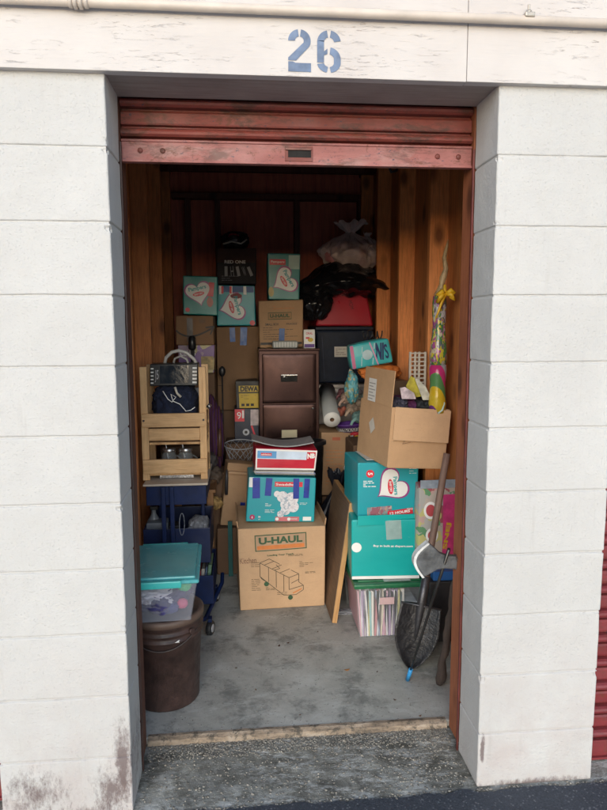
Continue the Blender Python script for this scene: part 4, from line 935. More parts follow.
x, z = at(374, 335, 1.75); t = thing('cable_coil', 'black coiled cable on top of the turquoise pack', 'cable', (x, 1.72, z)); 
MB().tube([(-.07+.0022*i, .02*math.sin(i*.5), .022*math.cos(i*.5)) for i in range(52)], .004, 6).build('coil', BLACKM, t)
# a shelf of cartons that carries these
Carton('storage_carton', 'kraft carton behind the open carton carrying the orange cloth', 'box', .50, .70, 1.52, .26, .88, at(380, 376, 1.6)[1]-.90, KRAFT_SHADE, group='plain kraft cartons')
Carton('storage_carton', 'kraft carton in the shade behind the teal cartons on the right', 'box', .40, .69, 1.52, .30, SLAB+.001, .845, KRAFT_SHADE, group='plain kraft cartons')

# ---- clear tote, teal carton, diaper carton, open carton
t = thing('file_tote', 'clear tote of coloured folders with a green lid, on the floor by the shovel', 'tote', (.492, 1.20, SLAB))
w, d, h = .165, .20, .265
def shell(w0, d0, w1, d1, h, th, mb):
    A = [(-w0, -d0, 0), (w0, -d0, 0), (w0, d0, 0), (-w0, d0, 0)]; B = [(-w1, -d1, h), (w1, -d1, h), (w1, d1, h), (-w1, d1, h)]
    for i in range(4): mb.poly([A[i], A[(i+1) % 4], B[(i+1) % 4], B[i]])
    mb.poly(A[::-1]); return mb
o = shell(w-.02, d-.015, w, d, h, 0, MB()).build('clear_body', CLEAR, t)
md = o.modifiers.new('b', 'SOLIDIFY'); md.thickness = .002
cols = [(.62, .35, .40), (.70, .68, .70), (.45, .33, .50), (.66, .60, .62), (.25, .20, .30), (.7, .7, .68), (.60, .55, .25), (.25, .45, .45), (.68, .65, .6), (.5, .2, .22), (.66, .66, .7), (.35, .4, .55), (.7, .62, .5), (.6, .35, .45)]
xx = -.138; i = 0
while xx < .07:
    th = random.uniform(.003, .011); lean = random.uniform(-.02, .01)
    MB().prism([(xx, .004), (xx+th, .004), (xx+th+lean+.006, .235+random.uniform(-.02, .012)), (xx+lean, .235)], -d+.018, d-.05, 'Y').build('folder', M(cols[i % len(cols)], .5, .08, 30), t); xx += th+random.uniform(.001, .004); i += 1
MB().box(.072, .138, -d+.018, .1, .004, .17, .002).build('grey_folder_block', M((.40, .44, .48), .5, .2, 40), t)
lid = MB().box(-w-.012, w+.012, -d-.012, d+.012, h-.012, h+.012, .008).box(-w+.012, w-.012, -d+.02, d-.02, h+.011, h+.018, .003).build('green_lid', GREENP, t)
MB().box(-.05, .02, -d-.0022, -d-.0012, .17, .205).build('price_label', M((.65, .45, .45), .5), t)
MB().box(-.03, .10, -d+.0, -d+.03, h+.0185, h+.0195).build('tape_on_lid', CTAPE, lid)
zl = SLAB+h+.020
x0, x1, z0, z1 = xy(351, 422, 578, 514, 1.03)
t1 = Carton('diaper_carton', 'plain bright teal diaper carton with a clear tape patch, on the green lidded tote', 'box', x0+.012, x1-.004, 1.03, .26, zl, .295, TEAL2, rz=-4, bulge=.004, **DB)
f = t1.face(); w, h = t1.w, t1.h
f.text('Buy in bulk at diapers.com', .035, .165, .19, .013, .0024, -.03, .03).done('white_lettering', WHITE)
f.rect(-w/2+.002, w/2-.002, .001, .016, .0014).done('white_base_line', WHITE)
f.blob(DISC, -w/2+.024, .16, .024, .0014, 0, 1.0).done('white_oval', WHITE); f.rect(.0, .075, .20, .293, .004, 5, .06).done('clear_tape', CTAPE)
zt1 = zl+.297
x0, x1, z0, z1 = xy(355, 415, 512, 469, 1.06)
oc = Carton('diaper_carton', 'teal diaper carton with big white heart directly under the open kraft carton', 'box', x0, x1, 1.06, .30, zt1+.003, .875-zt1-.004, TEAL, rz=4, ry=1, bulge=.003, **DB)
f = oc.face(); w, h = oc.w, oc.h
heart_print(oc, .012, h*.56, .078, R(-52), trot=R(-84), dy=-.012, fit=.8)
f.blob(DISC, -.088, h*.80, .019, .0014).done('size_badge', INKR); f.text('5', -.088, h*.80, .013, .022, .003, R(-90), .03).done('size_lettering', WHITE)
lines_print(oc, -.12, -.06, h*.55, h*.68, 4, WHITE, .004, seed=7); lines_print(oc, .10, .135, h*.78, h*.95, 4, WHITE, .002, seed=9)
f.rect(-.10, .02, .006, .05, .0014, 4, .05).done('baby_picture', mat_blotch('picture', [(.45, .3, .25), (.3, .25, .3), (.2, .3, .3), (.5, .38, .33), (.3, .12, .15)], 40, .4))
f.rect(.0, .125, .004, .034, .003, 4, .12).done('red_banner', INKR); f.text('12 HOURS', .06, .020, .10, .014, .0042, .12, .04).text('Dry', .11, .035, .03, .01, .0042).each('banner_lettering', WHITE)
MB().box(-w/2-.004, w/2+.004, -.175, -.171, -.045, .003, .001).xf(Matrix.Rotation(R(-4), 4, 'X')).build('torn_flap', TEAL2, oc.t)
MB().box(-.10, -.045, -.12, .10, h+.006, h+.008).build('top_tape', M((.5, .55, .56), .2, .1, 25, .3), oc.t)
# open kraft carton
OX, OZ = at(387.5, 463, .92)
t = thing('open_carton', 'open kraft carton overflowing with clothes, tilted on the heart printed diaper carton', 'box', (OX, .92, .882), (0, R(4.5), R(10)))
W_, D_, H_ = .285, .40, .275; th = .004
KL = mat_kraft((.52, .33, .185), 'kraft_open'); KF = mat_kraft((.58, .38, .225), 'kraft_flap')
MB().box(0, W_, 0, th, 0, H_, .001).build('front_panel', KL, t)
MB().box(0, W_, D_-th, D_, 0, H_, .001).build('back_panel', KL, t)
MB().box(-th*.5, th*.5, .001, D_-.001, .001, H_-.001, .001).build('left_panel', KL, t)
MB().box(W_-th*.5, W_+th*.5, .001, D_-.001, .001, H_, .001).build('right_panel', KL, t)
MB().box(0.003, W_-.003, .004, D_-.004, -.004, 0, .001).build('base_panel', KL, t)
# flaps: front folded down outside, left one upright
MB().box(.012, W_+.004, -.007, -.0035, -.150, 0, .001).xf(Matrix.Translation((0, 0, H_+.003)) @ Matrix.Rotation(R(-3), 4, 'X') @ Matrix.Rotation(R(1.5), 4, 'Y')).build('front_flap', KF, t)
MB().box(-.004, 0, .004, D_-.03, 0, .165, .001).xf(Matrix.Translation((0, 0, H_-.002)) @ Matrix.Rotation(R(1), 4, 'Y')).build('left_flap', KL, t)
MB().box(W_-.001, W_+.003, .01, D_-.01, -.12, 0, .001).xf(Matrix.Translation((.003, 0, H_))).build('right_flap', KF, t)
fcl = Face(lambda u, v, o: (-.0045-o, D_-u, v), t).start()
fcl.rect(.10, .20, H_+.0, H_+.11, .001).done('shipping_label', WHITE); fcl.rect(.155, .215, .13, .19, .001, 3, .6).done('corner_label', OFFW)
for i in range(6): fcl.line([(.11, H_+.012+i*.015), (.19 if i % 2 else .165, H_+.012+i*.015)], .004, .0022)
fcl.done('label_print', M((.3, .3, .3), .6))
fcl = Face(lambda u, v, o: (u, -.0075-o, v), t).start(); 
fcl.line([(.05+.02*math.sin(i*1.1), .17-.006*i) for i in range(9)], .002, .0).line([(.09, .15), (.06, .11), (.10, .12)], .002, .0).done('scuff_lines', M((.22, .13, .07), .8))
# what is in it
def inbox(u, v, z): # local -> world
    m = Matrix.Translation((OX, .92, .882)) @ Euler((0, R(4.5), R(10))).to_matrix().to_4x4(); return m @ Vector((u, v, z))
p = inbox(.145, .20, .225); tag(crumple('folded_clothes', tuple(p), (.098, .145, .085), M((.11, .025, .10), .8, .5, 18, .5), None, 3, .2, 3, 5), 'dark magenta clothes filling the open kraft carton', 'clothes')
p = inbox(.068, .10, .275); tag(crumple('mesh_bag', tuple(p), (.045, .075, .035), M((.03, .03, .05), .7, .5, 40), None, 6, .3, 4, 5), 'black mesh bag at the left inside the open kraft carton', 'bag')
p = inbox(.225, .12, .262); tag(crumple('dark_jacket', tuple(p), (.062, .10, .055), M((.015, .018, .022), .7, .4, 30), None, 9, .35, 3.5, 5), 'black jacket bunched at the right inside the open kraft carton', 'jacket')
def card(name, lab, px, py, Y, w, h, rx, ry, mats, cat='book'):
    x, z = at(px, py, Y); t = thing(name, lab, cat, (x, Y, z), (R(rx), R(ry), 0)); MB().box(-w/2, w/2, -.004, .004, -h/2, h/2, .001).build('cover', mats[0], t); MB().box(-w/2+.004, w/2-.014, -.0062, -.0045, -h/2+.006, h/2-.006).build('printed_panel', mats[1], t)
Yw = 1.0
def wedge(nm, pts, y, mat, lab, cat):
    mb = MB(); mb.prism([at(px, py, y) for px, py in pts], y, y+.006, 'Y'); tag(mb.build(nm, mat), lab, cat)
def prismxz(pts, y0, y1):
    mb = MB(); mb.prism([(x, z) for x, z in pts], y0, y1, 'Y'); return mb
wedge('yellow_folder', [(406, 386), (411, 376), (416, 379), (423, 396), (412, 398)], 1.02, M((.36, .31, .03), .5, .35, 30), 'yellow folder corner sticking up from the open kraft carton', 'folder')
wedge('white_booklet', [(415, 379), (418, 379), (426, 387), (432, 400), (423, 400)], 1.0, M((.46, .45, .38), .5, .3, 30), 'white booklet leaning beside the yellow folder in the open kraft carton', 'booklet')
wedge('white_booklet', [(400, 388), (405, 387), (414, 393), (416, 399), (402, 399)], .99, M((.45, .38, .42), .5, .4, 40), 'pale pink booklet lying low beside the yellow folder in the open carton', 'booklet')
p = inbox(.20, .03, .30); t = thing('white_cable', 'pale green cable looping over the rim of the open kraft carton', 'cable', tuple(p)); MB().tube([(0, .03, .02), (.02, .0, .03), (.045, -.02, .025), (.055, -.03, .0), (.045, -.035, -.03), (.025, -.035, -.045)], .0045, 8).build('cord', M((.42, .55, .48), .5), t)
x, z = at(434, 381, 1.05); tag(MB().box(x-.014, x+.014, 1.045, 1.05, z-.008, z+.008, .001).box(x-.002, x+.002, 1.046, 1.049, z-.05, z-.006).build('green_tag', M((.2, .5, .38), .5)), 'tiny mint green tag sticking out of the black jacket', 'tag')

# white lattice leaning at the right wall
x, z = at(404.5, 351, 1.22); x2, z2 = at(420.5, 385, 1.22)
t = thing('lattice_panel', 'cream plastic lattice panel standing against the right wall studs', 'panel', ((x+x2)/2, 1.13, z2-.10))
w = (x2-x)/2; H = z-z2+.10; CR = M((.42, .38, .32), .5, .1)
mb = MB()
for u in (-w, -w*.42, w*.05, w-.010): mb.box(u, u+.010, -.006, .006, 0, H, .001)
for i in range(14): mb.box(-w, w, -.005, .005, i*H/13.5, i*H/13.5+.006)
mb.build('lattice', CR, t)
# foil tube with ribbon
x, z = at(442, 335, .98)
t = thing('gift_wrap_roll', 'tall cellophane roll of striped gift wrap with a yellow ribbon, against the right wall', 'gift wrap', (x, .99, 1.12))
zt_ = at(445, 296, .99)[1]-1.12
FO = mat_bands('party_foil', [(.50, .34, .02), (.08, .20, .07), (.42, .03, .14), (.28, .28, .31), (.45, .08, .03), (.14, .04, .18), (.50, .36, .03)], (7, 7, 6), 'DIAGONAL', .30, 1.2, .15)
pth = [(-.012+.0*i, 0, zt_*i/12) for i in range(13)]
MB().tube(pth[:6], [.038+.003*math.sin(i*1.7) for i in range(6)], 20).build('striped_foil', FO, t)
MB().tube(pth[5:], [.0385+.004*math.sin(i*1.3)-.0016*i for i in range(8)], 20).build('printed_foil', mat_blotch('party_foil_print', [(.08, .22, .07), (.50, .40, .04), (.42, .40, .42), (.05, .16, .06), (.30, .08, .22), (.12, .12, .14), (.45, .42, .30)], 52, .15, (1, 1, .5)), t)
cel = M((.50, .40, .22), .15, .4, 30, .5, alpha=.6)
MB().tube([(-.012, 0, zt_), (-.004, 0, zt_+.05), (.0, -.005, zt_+.08), (.012, -.008, zt_+.12), (.004, -.005, zt_+.17), (.016, 0, zt_+.22), (.022, 0, zt_+.25)], [.028, .012, .016, .012, .010, .007, .003], 10).build('cellophane_tail', cel, t)
bz_ = at(443, 296, .95)[1]-1.12
mb = MB()
for s_, a in ((1, .5), (-1, .2), (1, -.4), (-1, -.7)): mb.tube([(0, -.045, bz_+.01), (s_*.022, -.06, bz_+.015+a*.02), (s_*.036, -.055, bz_+a*.035), (s_*.018, -.048, bz_-.006)], [.006, .012, .011, .004], 8)
mb.tube([(0, -.05, bz_+.01), (-.018, -.05, bz_-.03), (-.034, -.052, bz_-.075), (-.045, -.05, bz_-.10)], [.007, .007, .005, .002], 6)
mb.tube([(0, -.04, bz_), (-.002, -.04, bz_+.05)], [.012, .006], 8); mb.build('ribbon', M((.70, .42, .02), .45, .15), t)

# gift bag at right behind sticks
x0, x1, z0, z1 = xy(420, 454, 556, 486, .98)
t = Carton('gift_bag', 'colourful printed party bag with pink side and yellow lettering, behind the shovel handle', 'bag', x0-.005, x1+.02, .98, .10, z0-.06, z1-z0+.06, mat_blotch('party_print', [(.45, .40, .35), (.12, .28, .15), (.50, .35, .32), (.40, .40, .38), (.35, .10, .12), (.5, .48, .2)], 22, .3), rz=2, bulge=.012, bevel=.004)
f = t.face(); w, h = t.w, t.h
f.rect(w*.10, w*.48, .02, h-.04, .003).done('pink_side', M((.55, .05, .20), .35, .25, 20)); f.text('SNEJ', w*.22, .16, .13, .028, .0045, R(82), .04).done('yellow_lettering', YELLOW)
f.blob(DISC, -w*.22, h*.72, .032, .003, 0, 1.3).blob(DISC, -w*.18, h*.42, .03, .003, 0, 1.2).each('white_ring', WHITE); f.blob(DISC, -w*.22, h*.72, .022, .0042, 0, 1.3).blob(DISC, -w*.18, h*.42, .02, .0042, 0, 1.2).each('red_ring', M((.45, .07, .08), .4))
MB().box(-w/2, w/2, -.055, -.050, h-.01, h+.03, .001).build('clear_cuff', M((.35, .42, .5), .2, .3, 20, alpha=.7), t.t)
x0, x1, z0, z1 = xy(438, 458, 590, 575, .9); tag(MB().box(x0-.03, x1+.03, .93, 1.10, SLAB+.001, z1-.045, .006).build('black_bin', BLACKM), 'low black plastic bin in the shade behind the foam axe', 'bin')
tag(MB().box(x0-.01, x1+.03, .94, 1.09, z1-.0445, z1, .005).build('blue_lid_box', M((.02, .11, .34), .4)), 'flat bright blue plastic box on the black bin behind the foam axe', 'box')
tag(MB().box(x0-.08, x1+.05, .985, 1.11, z1+.001, t.t.location.z-.002, .003).build('board_box', KRAFT3), 'flat kraft box between the blue bin and the party bag', 'box')

# ---- leaning board
th = R(9.2)
t = thing('wooden_board', 'walnut faced wooden board with raw orange edge leaning on the tote', 'board', (.236, 1.17, SLAB), (0, R(8), R(1)))
MB().box(0, .024, .002, .50, .005, .63, .001).build('board_core', BOARDE, t)
MB().box(-.003, -.0003, .003, .497, .007, .627, .0005).build('walnut_face', BOARDF, t)

# ---- shovel, axe, rod
SX, SZ = at(409, 670, .72); HX, HZ = at(452, 439, .74)
base = Vector((SX, .70, SLAB+.004)); topv = Vector((HX, .76, HZ)); d = (topv-base)
t = thing('shovel', 'black bladed shovel with brown wooden handle leaning against the right wall', 'shovel', base, (0, 0, 0))
q = Matrix.Rotation(math.atan2(d.x, d.z), 4, 'Y') @ Matrix.Rotation(R(-3), 4, 'X'); t.rotation_euler = (Matrix.Rotation(math.atan2(d.x, d.z), 3, 'Y') @ Matrix.Rotation(R(-4), 3, 'X') @ Matrix.Rotation(R(-14), 3, 'Z')).to_euler()
Ln = d.length
bm = bmesh.new(); nu, nv = 16, 22
def half(v): # half width along blade height 0..1
    return .096*(math.sin(min(1, v/.62)*math.pi/2)**.72 if v < .62 else 1-.10*(v-.62)/.38)
grid = []
for j in range(nv+1):
    v = j/nv; hw = max(.002, half(v)); grid.append([bm.verts.new((hw*(2*i/nu-1), .028*(2*i/nu-1)**2*-1-.012*math.sin(v*math.pi)+.02, .29*v)) for i in range(nu+1)])
for j in range(nv):
    for i in range(nu): fz_ = bm.faces.new((grid[j][i], grid[j][i+1], grid[j+1][i+1], grid[j+1][i])); fz_.smooth = True
mb = MB(); mb.bm.free(); mb.bm = bm
m_, nt, b_ = newmat('hammered_blade'); g_ = coords(nt); L(nt, ramp(nt, noi(nt, g_, 16, 6, .7), [(.3, (.012, .012, .014)), (.7, (.045, .045, .05))]), b_.inputs['Base Color']); b_.inputs['Metallic'].default_value = .35; b_.inputs['Roughness'].default_value = .33; bump(nt, b_, noi(nt, coords(nt, (1, 1, 1)), 45, 5, .6), .9, .006)
o = mb.build('blade', m_, t); md = o.modifiers.new('s', 'SOLIDIFY'); md.thickness = .003
MB().tube([(-.088, -.010, .288), (.088, -.010, .288)], .004, 8).build('step_edge', DARKST, t)
MB().tube([(0, .012, .12), (0, .004, .22), (0, 0, .30), (0, 0, .42)], [.006, .014, .019, .0185], 14).build('socket', DARKST, t)
m2 = MB(); m2.tube([(0, 0, .40+.07*i) for i in range(int((Ln-.40)/.07)+1)], .0150, 14); m2.build('handle', mat_wood('old_handle', (.17, .10, .075), (.26, .165, .13), (.07, .035, .025), 1.2, geo=False), t)
for i in range(5): MB().tube([(0, 0, .425+i*.013), (0, 0, .431+i*.013)], .0178, 14).build('grip_ring', BLACKM, t)
AX, AZ = at(439, 687, .57); a0 = Vector((AX, .565, SLAB+.012)); TX, TZ = at(459, 562, .27)
d = Vector((TX, .27, TZ))-a0; Ln = d.length; phi = math.atan2(d.x, math.hypot(d.y, d.z)); th_x = math.atan2(-d.y, d.z)
t = thing('foam_axe', 'grey foam toy axe with white cutting edge leaning at the right pillar', 'toy axe', a0)
t.rotation_euler = (Matrix.Rotation(th_x, 3, 'X') @ Matrix.Rotation(phi, 3, 'Y')).to_euler()
n = 26; mb = MB(); mb.tube([(.003*math.sin(i*.9), .003*math.cos(i*1.3), (Ln+.03)*i/n) for i in range(n+1)], [(.014 if i == 0 else .0215 if i < 3 else .0185 if i < 5 else .0150+.0018*math.sin(i*1.9)) for i in range(n+1)], 14)
mb.build('handle', mat_wood('gnarled_handle', (.035, .024, .02), (.085, .06, .05), (.015, .01, .01), 1.5, geo=False), t)
hr = Matrix.Rotation(R(-9), 2)
def hd(x, z): v = hr @ Vector((x*.92, z*.88)); return (v.x, Ln+v.y)
edge_o = [(-.140-.046*math.sin(math.pi*k/12), .076-.152*k/12) for k in range(13)]
edge_i = [(-.132-.043*math.sin(math.pi*k/12), .072-.144*k/12) for k in range(13)]
outline = [(.028, .033), (-.02, .028), (-.055, .027), (-.085, .036), (-.104, .052)]+edge_i+[(-.104, -.052), (-.085, -.036), (-.055, -.029), (-.02, -.029), (.028, -.033)]
mb = MB(); mb.prism([hd(x, z) for x, z in outline], -.013, .013, 'Y'); mb.xf(Matrix.Translation((0, 0, Ln)) @ Matrix.Rotation(-th_x*.9, 4, 'X') @ Matrix.Translation((0, 0, -Ln))); o = mb.build('axe_head', M((.085, .09, .095), .5, .5, 22, .5), t)
md = o.modifiers.new('b', 'BEVEL'); md.width = .006; md.segments = 2; md.limit_method = 'ANGLE'; md.angle_limit = R(50)
mb = MB(); mb.prism([hd(x, z) for x, z in edge_o+edge_i[::-1]], -.0145, .0145, 'Y'); mb.xf(Matrix.Translation((0, 0, Ln)) @ Matrix.Rotation(-th_x*.9, 4, 'X') @ Matrix.Translation((0, 0, -Ln))); mb.build('white_edge', M((.60, .61, .60), .5, .25, 40), t)
RX, RZ = at(406.5, 671, .64); r0v = Vector((RX, .62, SLAB+.004)); QX, QZ = at(449, 549, .225)
t = thing('black_rod', 'thin black rod with a blue rubber tip crossing the shovel blade', 'rod', (0, 0, 0))
b1_ = Vector((QX, .225, QZ)); dd = (b1_-r0v)
MB().tube([r0v+dd*.08, b1_], [.0048, .0058], 10).build('rod', M((.015, .015, .016), .3), t)
MB().tube([r0v, r0v+dd*.095], [.0095, .0085], 12).build('blue_tip', M((.03, .25, .55), .4), t)

# ---- left: bucket, teal lidded bin
BX = -.522; t = thing('bucket', 'brown five gallon plastic bucket on the floor behind the left pillar', 'bucket', (BX, .615, SLAB+.001))
mb = MB(); Rb, Rt = .130, .146
prof = [(.01, .004), (Rb-.004, .0), (Rb, .006), (Rt-.002, .285), (Rt+.006, .288), (Rt+.006, .293), (Rt, .296), (Rt, .312), (Rt+.007, .315), (Rt+.007, .320), (Rt+.001, .323), (Rt+.001, .338), (Rt+.006, .341), (Rt+.007, .362), (Rt+.003, .366), (Rt-.006, .366), (Rt-.008, .30), (Rb-.006, .02), (.01, .012)]
mb.lathe(prof, 56); mb.build('pail', BROWNP, t)
mb = MB(); mb.lathe([(Rt+.004, .350), (Rt+.010, .352), (Rt+.010, .372), (Rt+.004, .377), (Rt-.010, .377), (Rt-.014, .370), (.01, .370)], 56); mb.build('lid', BROWNL, t)
mb = MB(); mb.tube([((Rt+.008)*math.cos(R(a)), (Rt+.008)*math.sin(R(a)), .318-.055*math.sin(math.pi*(a+150)/120)) for a in range(-150, -29, 6)], .0026, 8); mb.build('bail_wire', M((.06, .045, .04), .5, .2, 20), t)
MB().tube([((Rt+.003)*math.cos(R(-42)), (Rt+.003)*math.sin(R(-42)), .318), ((Rt+.014)*math.cos(R(-42)), (Rt+.014)*math.sin(R(-42)), .318)], .012, 12).build('bail_ear', BROWNP, t)
fb = Face(lambda u, v, o: ((Rt-.001+o-.0008)*math.cos(u), (Rt-.001+o-.0008)*math.sin(u), v), t).start(); fb.blob([(-1, -.3), (-.2, .2), (.6, .6), (1, .3), (.5, .1), (.8, -.6), (0, -.5)], R(-66), .296, .07, .010, 0, .12)
fb.done('paint_splash', WHITE)
t = thing('clear_bin', 'clear plastic bin with turquoise lid holding toys, on the brown bucket', 'bin', (-.532, .640, SLAB+.380), (0, 0, R(2)))
w0, w1, d0, d1, hh = .118, .146, .165, .195, .165
o = shell(w0, d0, w1, d1, hh, 0, MB()).build('clear_body', FROST, t); md = o.modifiers.new('b', 'SOLIDIFY'); md.thickness = .0025
md = o.modifiers.new('v', 'BEVEL'); md.width = .012; md.segments = 3
crumple('purple_cloth', (-.0, -.02, .055), (.105, .14, .048), M((.04, .035, .12), .8, .5, 16, .4), t, 3, .3, 3, 5, .004)
crumple('white_paper', (-.03, -.09, .075), (.08, .06, .03), M((.60, .58, .68), .6, .1), t, 6, .45, 4, 5); crumple('pink_ball', (.085, -.11, .045), (.022, .02, .02), M((.55, .08, .18), .5), t, 1, .1)
crumple('green_ball', (.092, -.06, .10), (.028, .03, .026), M((.05, .55, .22), .4), t, 2, .1); crumple('blue_sock', (.02, -.13, .04), (.05, .02, .025), M((.05, .06, .20), .8), t, 7, .3)
lid = MB().box(-w1-.010, w1+.010, -d1-.010, d1+.010, hh-.006, hh+.010, .010, seg=3).box(-w1+.004, w1-.004, -d1+.006, d1-.006, hh+.009, hh+.020, .006).build('turquoise_lid', TEALP, t)
MB().box(-w1+.01, w1-.055, -d1-.024, -d1-.008, hh-.014, hh+.014, .005).build('latch_handle', TEALH, lid)
MB().box(-w1+.05, w1-.05, d1+.006, d1+.020, hh-.010, hh+.016, .004).build('latch_handle', TEALH, lid)

# ---- blue hand cart
CZT = at(175, 482, 1.22)[1]
xL, xR = at(146, 490, 1.20)[0], at(206, 490, 1.20)[0]
t = thing('utility_cart', 'blue tiered rolling cart on casters behind the teal lidded bin', 'cart', (0, 0, 0))
mb = MB(); mb.box(xL, xR, 1.20, 1.215, CZT-.11, CZT-.012, .003).box(xL, xL+.012, 1.2152, 1.60, CZT-.11, CZT-.012, .003).box(xR-.012, xR, 1.2152, 1.60, CZT-.11, CZT-.012, .003).box(xL, xR, 1.60, 1.612, CZT-.11, CZT-.012, .003).box(xL+.012, xR-.012, 1.2155, 1.6, CZT-.108, CZT-.10)
mb.build('upper_tray', BLUE, t)
MB().box(xL-.012, xR+.010, 1.185, 1.63, CZT-.0115, CZT-.001, .003).build('cream_top', M((.55, .47, .38), .5, .1), t)
for px in (164, 172.5): 
    x = at(px, 510, 1.19)[0]; MB().box(x-.010, x+.010, 1.172, 1.192, .22, CZT-.014, .003).build('post', BLUE, t)
MB().box(xR-.045, xR-.027, 1.5, 1.52, .12, CZT-.112, .003).build('post', BLUE, t)
MB().box(xL+.02, xL+.038, 1.5, 1.52, .12, CZT-.112, .003).build('post', BLUE, t)
def tray(x0, x1, y0, y1, z0, z1):
    m = MB(); m.box(x0, x1, y0, y0+.008, z0, z1, .002).box(x0, x1, y1-.008, y1, z0, z1, .002).box(x0, x0+.008, y0+.0085, y1-.0085, z0, z1, .002).box(x1-.008, x1, y0+.0085, y1-.0085, z0, z1, .002).box(x0+.009, x1-.009, y0+.009, y1-.009, z0+.002, z0+.008); return m
z2_ = at(205, 557, 1.3)[1]; z3_ = at(205, 527, 1.3)[1]
tray(at(146, 540, 1.3)[0], at(211, 540, 1.3)[0], 1.22, 1.62, z2_, z3_+.02).build('middle_tray', BLUED, t)
z4_ = at(210, 600, 1.3)[1]; z5_ = at(210, 572, 1.3)[1]
tray(at(150, 590, 1.3)[0], at(214, 590, 1.3)[0], 1.25, 1.65, z4_, z5_).build('lower_tray', BLUE, t)
bx_, bz_ = at(199, 621, 1.12); bx2, bz2 = at(222, 590, 1.5)
MB().tube([(bx_-.12, 1.14, .085), (bx_, 1.14, .085), (bx_+.03, 1.16, .088), (bx2, 1.52, .12), (bx2+.002, 1.56, .16)], .011, 10).build('base_rail', BLUE, t)
for (cx2, cy2) in ((at(210, 620, 1.11)[0], 1.115), (at(216, 600, 1.5)[0], 1.50), (-.62, 1.14), (-.62, 1.5)):
    wh = MB(); wh.lathe([(.006, -.013), (.031, -.013), (.035, -.007), (.035, .007), (.031, .013), (.006, .013)], 26); wh.xf(Matrix.Translation((cx2, cy2, SLAB+.036)) @ Matrix.Rotation(R(72), 4, 'Z') @ Matrix.Rotation(R(90), 4, 'X')); wo = wh.build('wheel', BLACKM, t)
    wh = MB(); wh.lathe([(.001, -.0155), (.018, -.0155), (.020, -.0135), (.020, .0135), (.018, .0155), (.001, .0155)], 20); wh.xf(Matrix.Translation((cx2, cy2, SLAB+.036)) @ Matrix.Rotation(R(72), 4, 'Z') @ Matrix.Rotation(R(90), 4, 'X')); wh.build('hub', M((.45, .45, .47), .4), wo)
    MB().box(cx2-.010, cx2+.010, cy2-.02, cy2+.02, SLAB+.072, SLAB+.09, .003).build('caster_fork', BLUE, t)
# things in the trays
def pxbox(name, lab, cat, pl, pr, pb, pt, Y, dep, mat, **k):
    x0, x1, z0, z1 = xy(pl, pr, pb, pt, Y); return Carton(name, lab, cat, x0, x1, Y, dep, z0, z1-z0, mat, **{'bulge': .002, **k})
pr_ = pxbox('radio', 'small silver and black radio in the blue cart, beside the left wall', 'radio', 146, 167, 549, 523, 1.28, .10, M((.20, .22, .25), .4, .2), bevel=.006)
f = pr_.face(); f.rect(-.045, .045, .06, .10, .0014).done('dark_display', INKK); 
for i in range(5): f.line([(-.04, .012+i*.009), (.03, .012+i*.009)], .003, .0014)
f.done('speaker_slots', INKK)
x, z = at(199, 524, 1.38); tag(crumple('paper_bundle', (x, 1.42, z-.01), (.045, .12, .028), M((.42, .43, .45), .6, .25, 20), None, 4, .35, 2.4, 5), 'white crumpled paper bundle in the middle tray of the blue cart', 'papers')
x, z = at(193, 536, 1.27); tag(crumple('teal_toy', (x, 1.285, z), (.03, .03, .022), M((.02, .25, .27), .5, .2), None, 2, .3, 3, 4), 'small teal toy in the middle tray of the blue cart', 'toy')
x, z = at(186, 536, 1.26); tag(crumple('grey_cloth', (x, 1.275, z), (.035, .03, .03), M((.28, .30, .34), .8, .3), None, 5, .4, 3, 4), 'grey rag beside the teal toy in the blue cart', 'cloth')
mb = MB(); 
p = [at(182+2.5*math.cos(a), 524+11*math.sin(a), 1.17) for a in [math.pi*2*i/20 for i in range(21)]]
mb.tube([(x, 1.165, z) for x, z in p], .0018, 6); tag(mb.build('wire_loop', M((.2, .22, .26), .4)), 'pale wire loop hanging on the front of the blue cart', 'wire')
x, z = at(199, 585, 1.3); tag(crumple('books_heap', (x, 1.42, z+.02), (.05, .12, .05), mat_blotch('mixed_prints', [(.30, .05, .06), (.25, .28, .30), (.05, .08, .2), (.4, .38, .35), (.12, .05, .04)], 26), None, 4, .3, 3, 4), 'jumble of red and grey odds and ends in the lower tray of the blue cart', 'odds and ends')
def small(name, lab, cat, pl, pr, pb, pt, Y, dep, mat, rz=0, ry=0): return pxbox(name, lab, cat, pl, pr, pb, pt, Y, dep, mat, rz=rz, ry=ry, bulge=.001, bevel=.003, warp=.002)
q = small('book', 'thin white booklet sloping in the middle tray of the blue cart', 'book', 176, 190, 545, 541, 1.24, .16, M((.50, .50, .48), .5, .1), -12, 8)
q = small('speaker_box', 'small black box with silver rim standing in the middle tray of the blue cart', 'box', 168, 178, 546, 526, 1.33, .08, BLACKM, 8); f = q.face(); f.blob(DISC, 0, q.h*.5, .014, .001).done('silver_ring', STEEL)
q = small('blue_case', 'small mid blue plastic case at the back of the middle tray of the cart', 'case', 192, 206, 542, 530, 1.42, .10, M((.03, .12, .30), .4), -5); f = q.face(); f.line([(-q.w*.3, q.h*.5), (q.w*.3, q.h*.5)], .004).done('pale_strip', OFFW)
for k, (a, b_, c, nm) in enumerate(((196, 198.5, (.35, .05, .06), 'red'), (199, 202, (.42, .40, .36), 'cream'), (202.4, 204.4, (.08, .12, .2), 'dark blue'), (205, 208.5, (.12, .22, .14), 'green'))):
    small('magazine', f'{nm} backed magazine upright in the lower tray of the blue cart', 'magazine', a, b_, 600, 571-k*2, 1.30, .18, M(c, .4, .2, 30), 0, 6)
cxq, czq = at(152, 512, 1.30); t = thing('spray_bottle', 'grey spray bottle standing between the blue cart trays by the left wall', 'bottle', (cxq, 1.36, z3_+.021-.09))
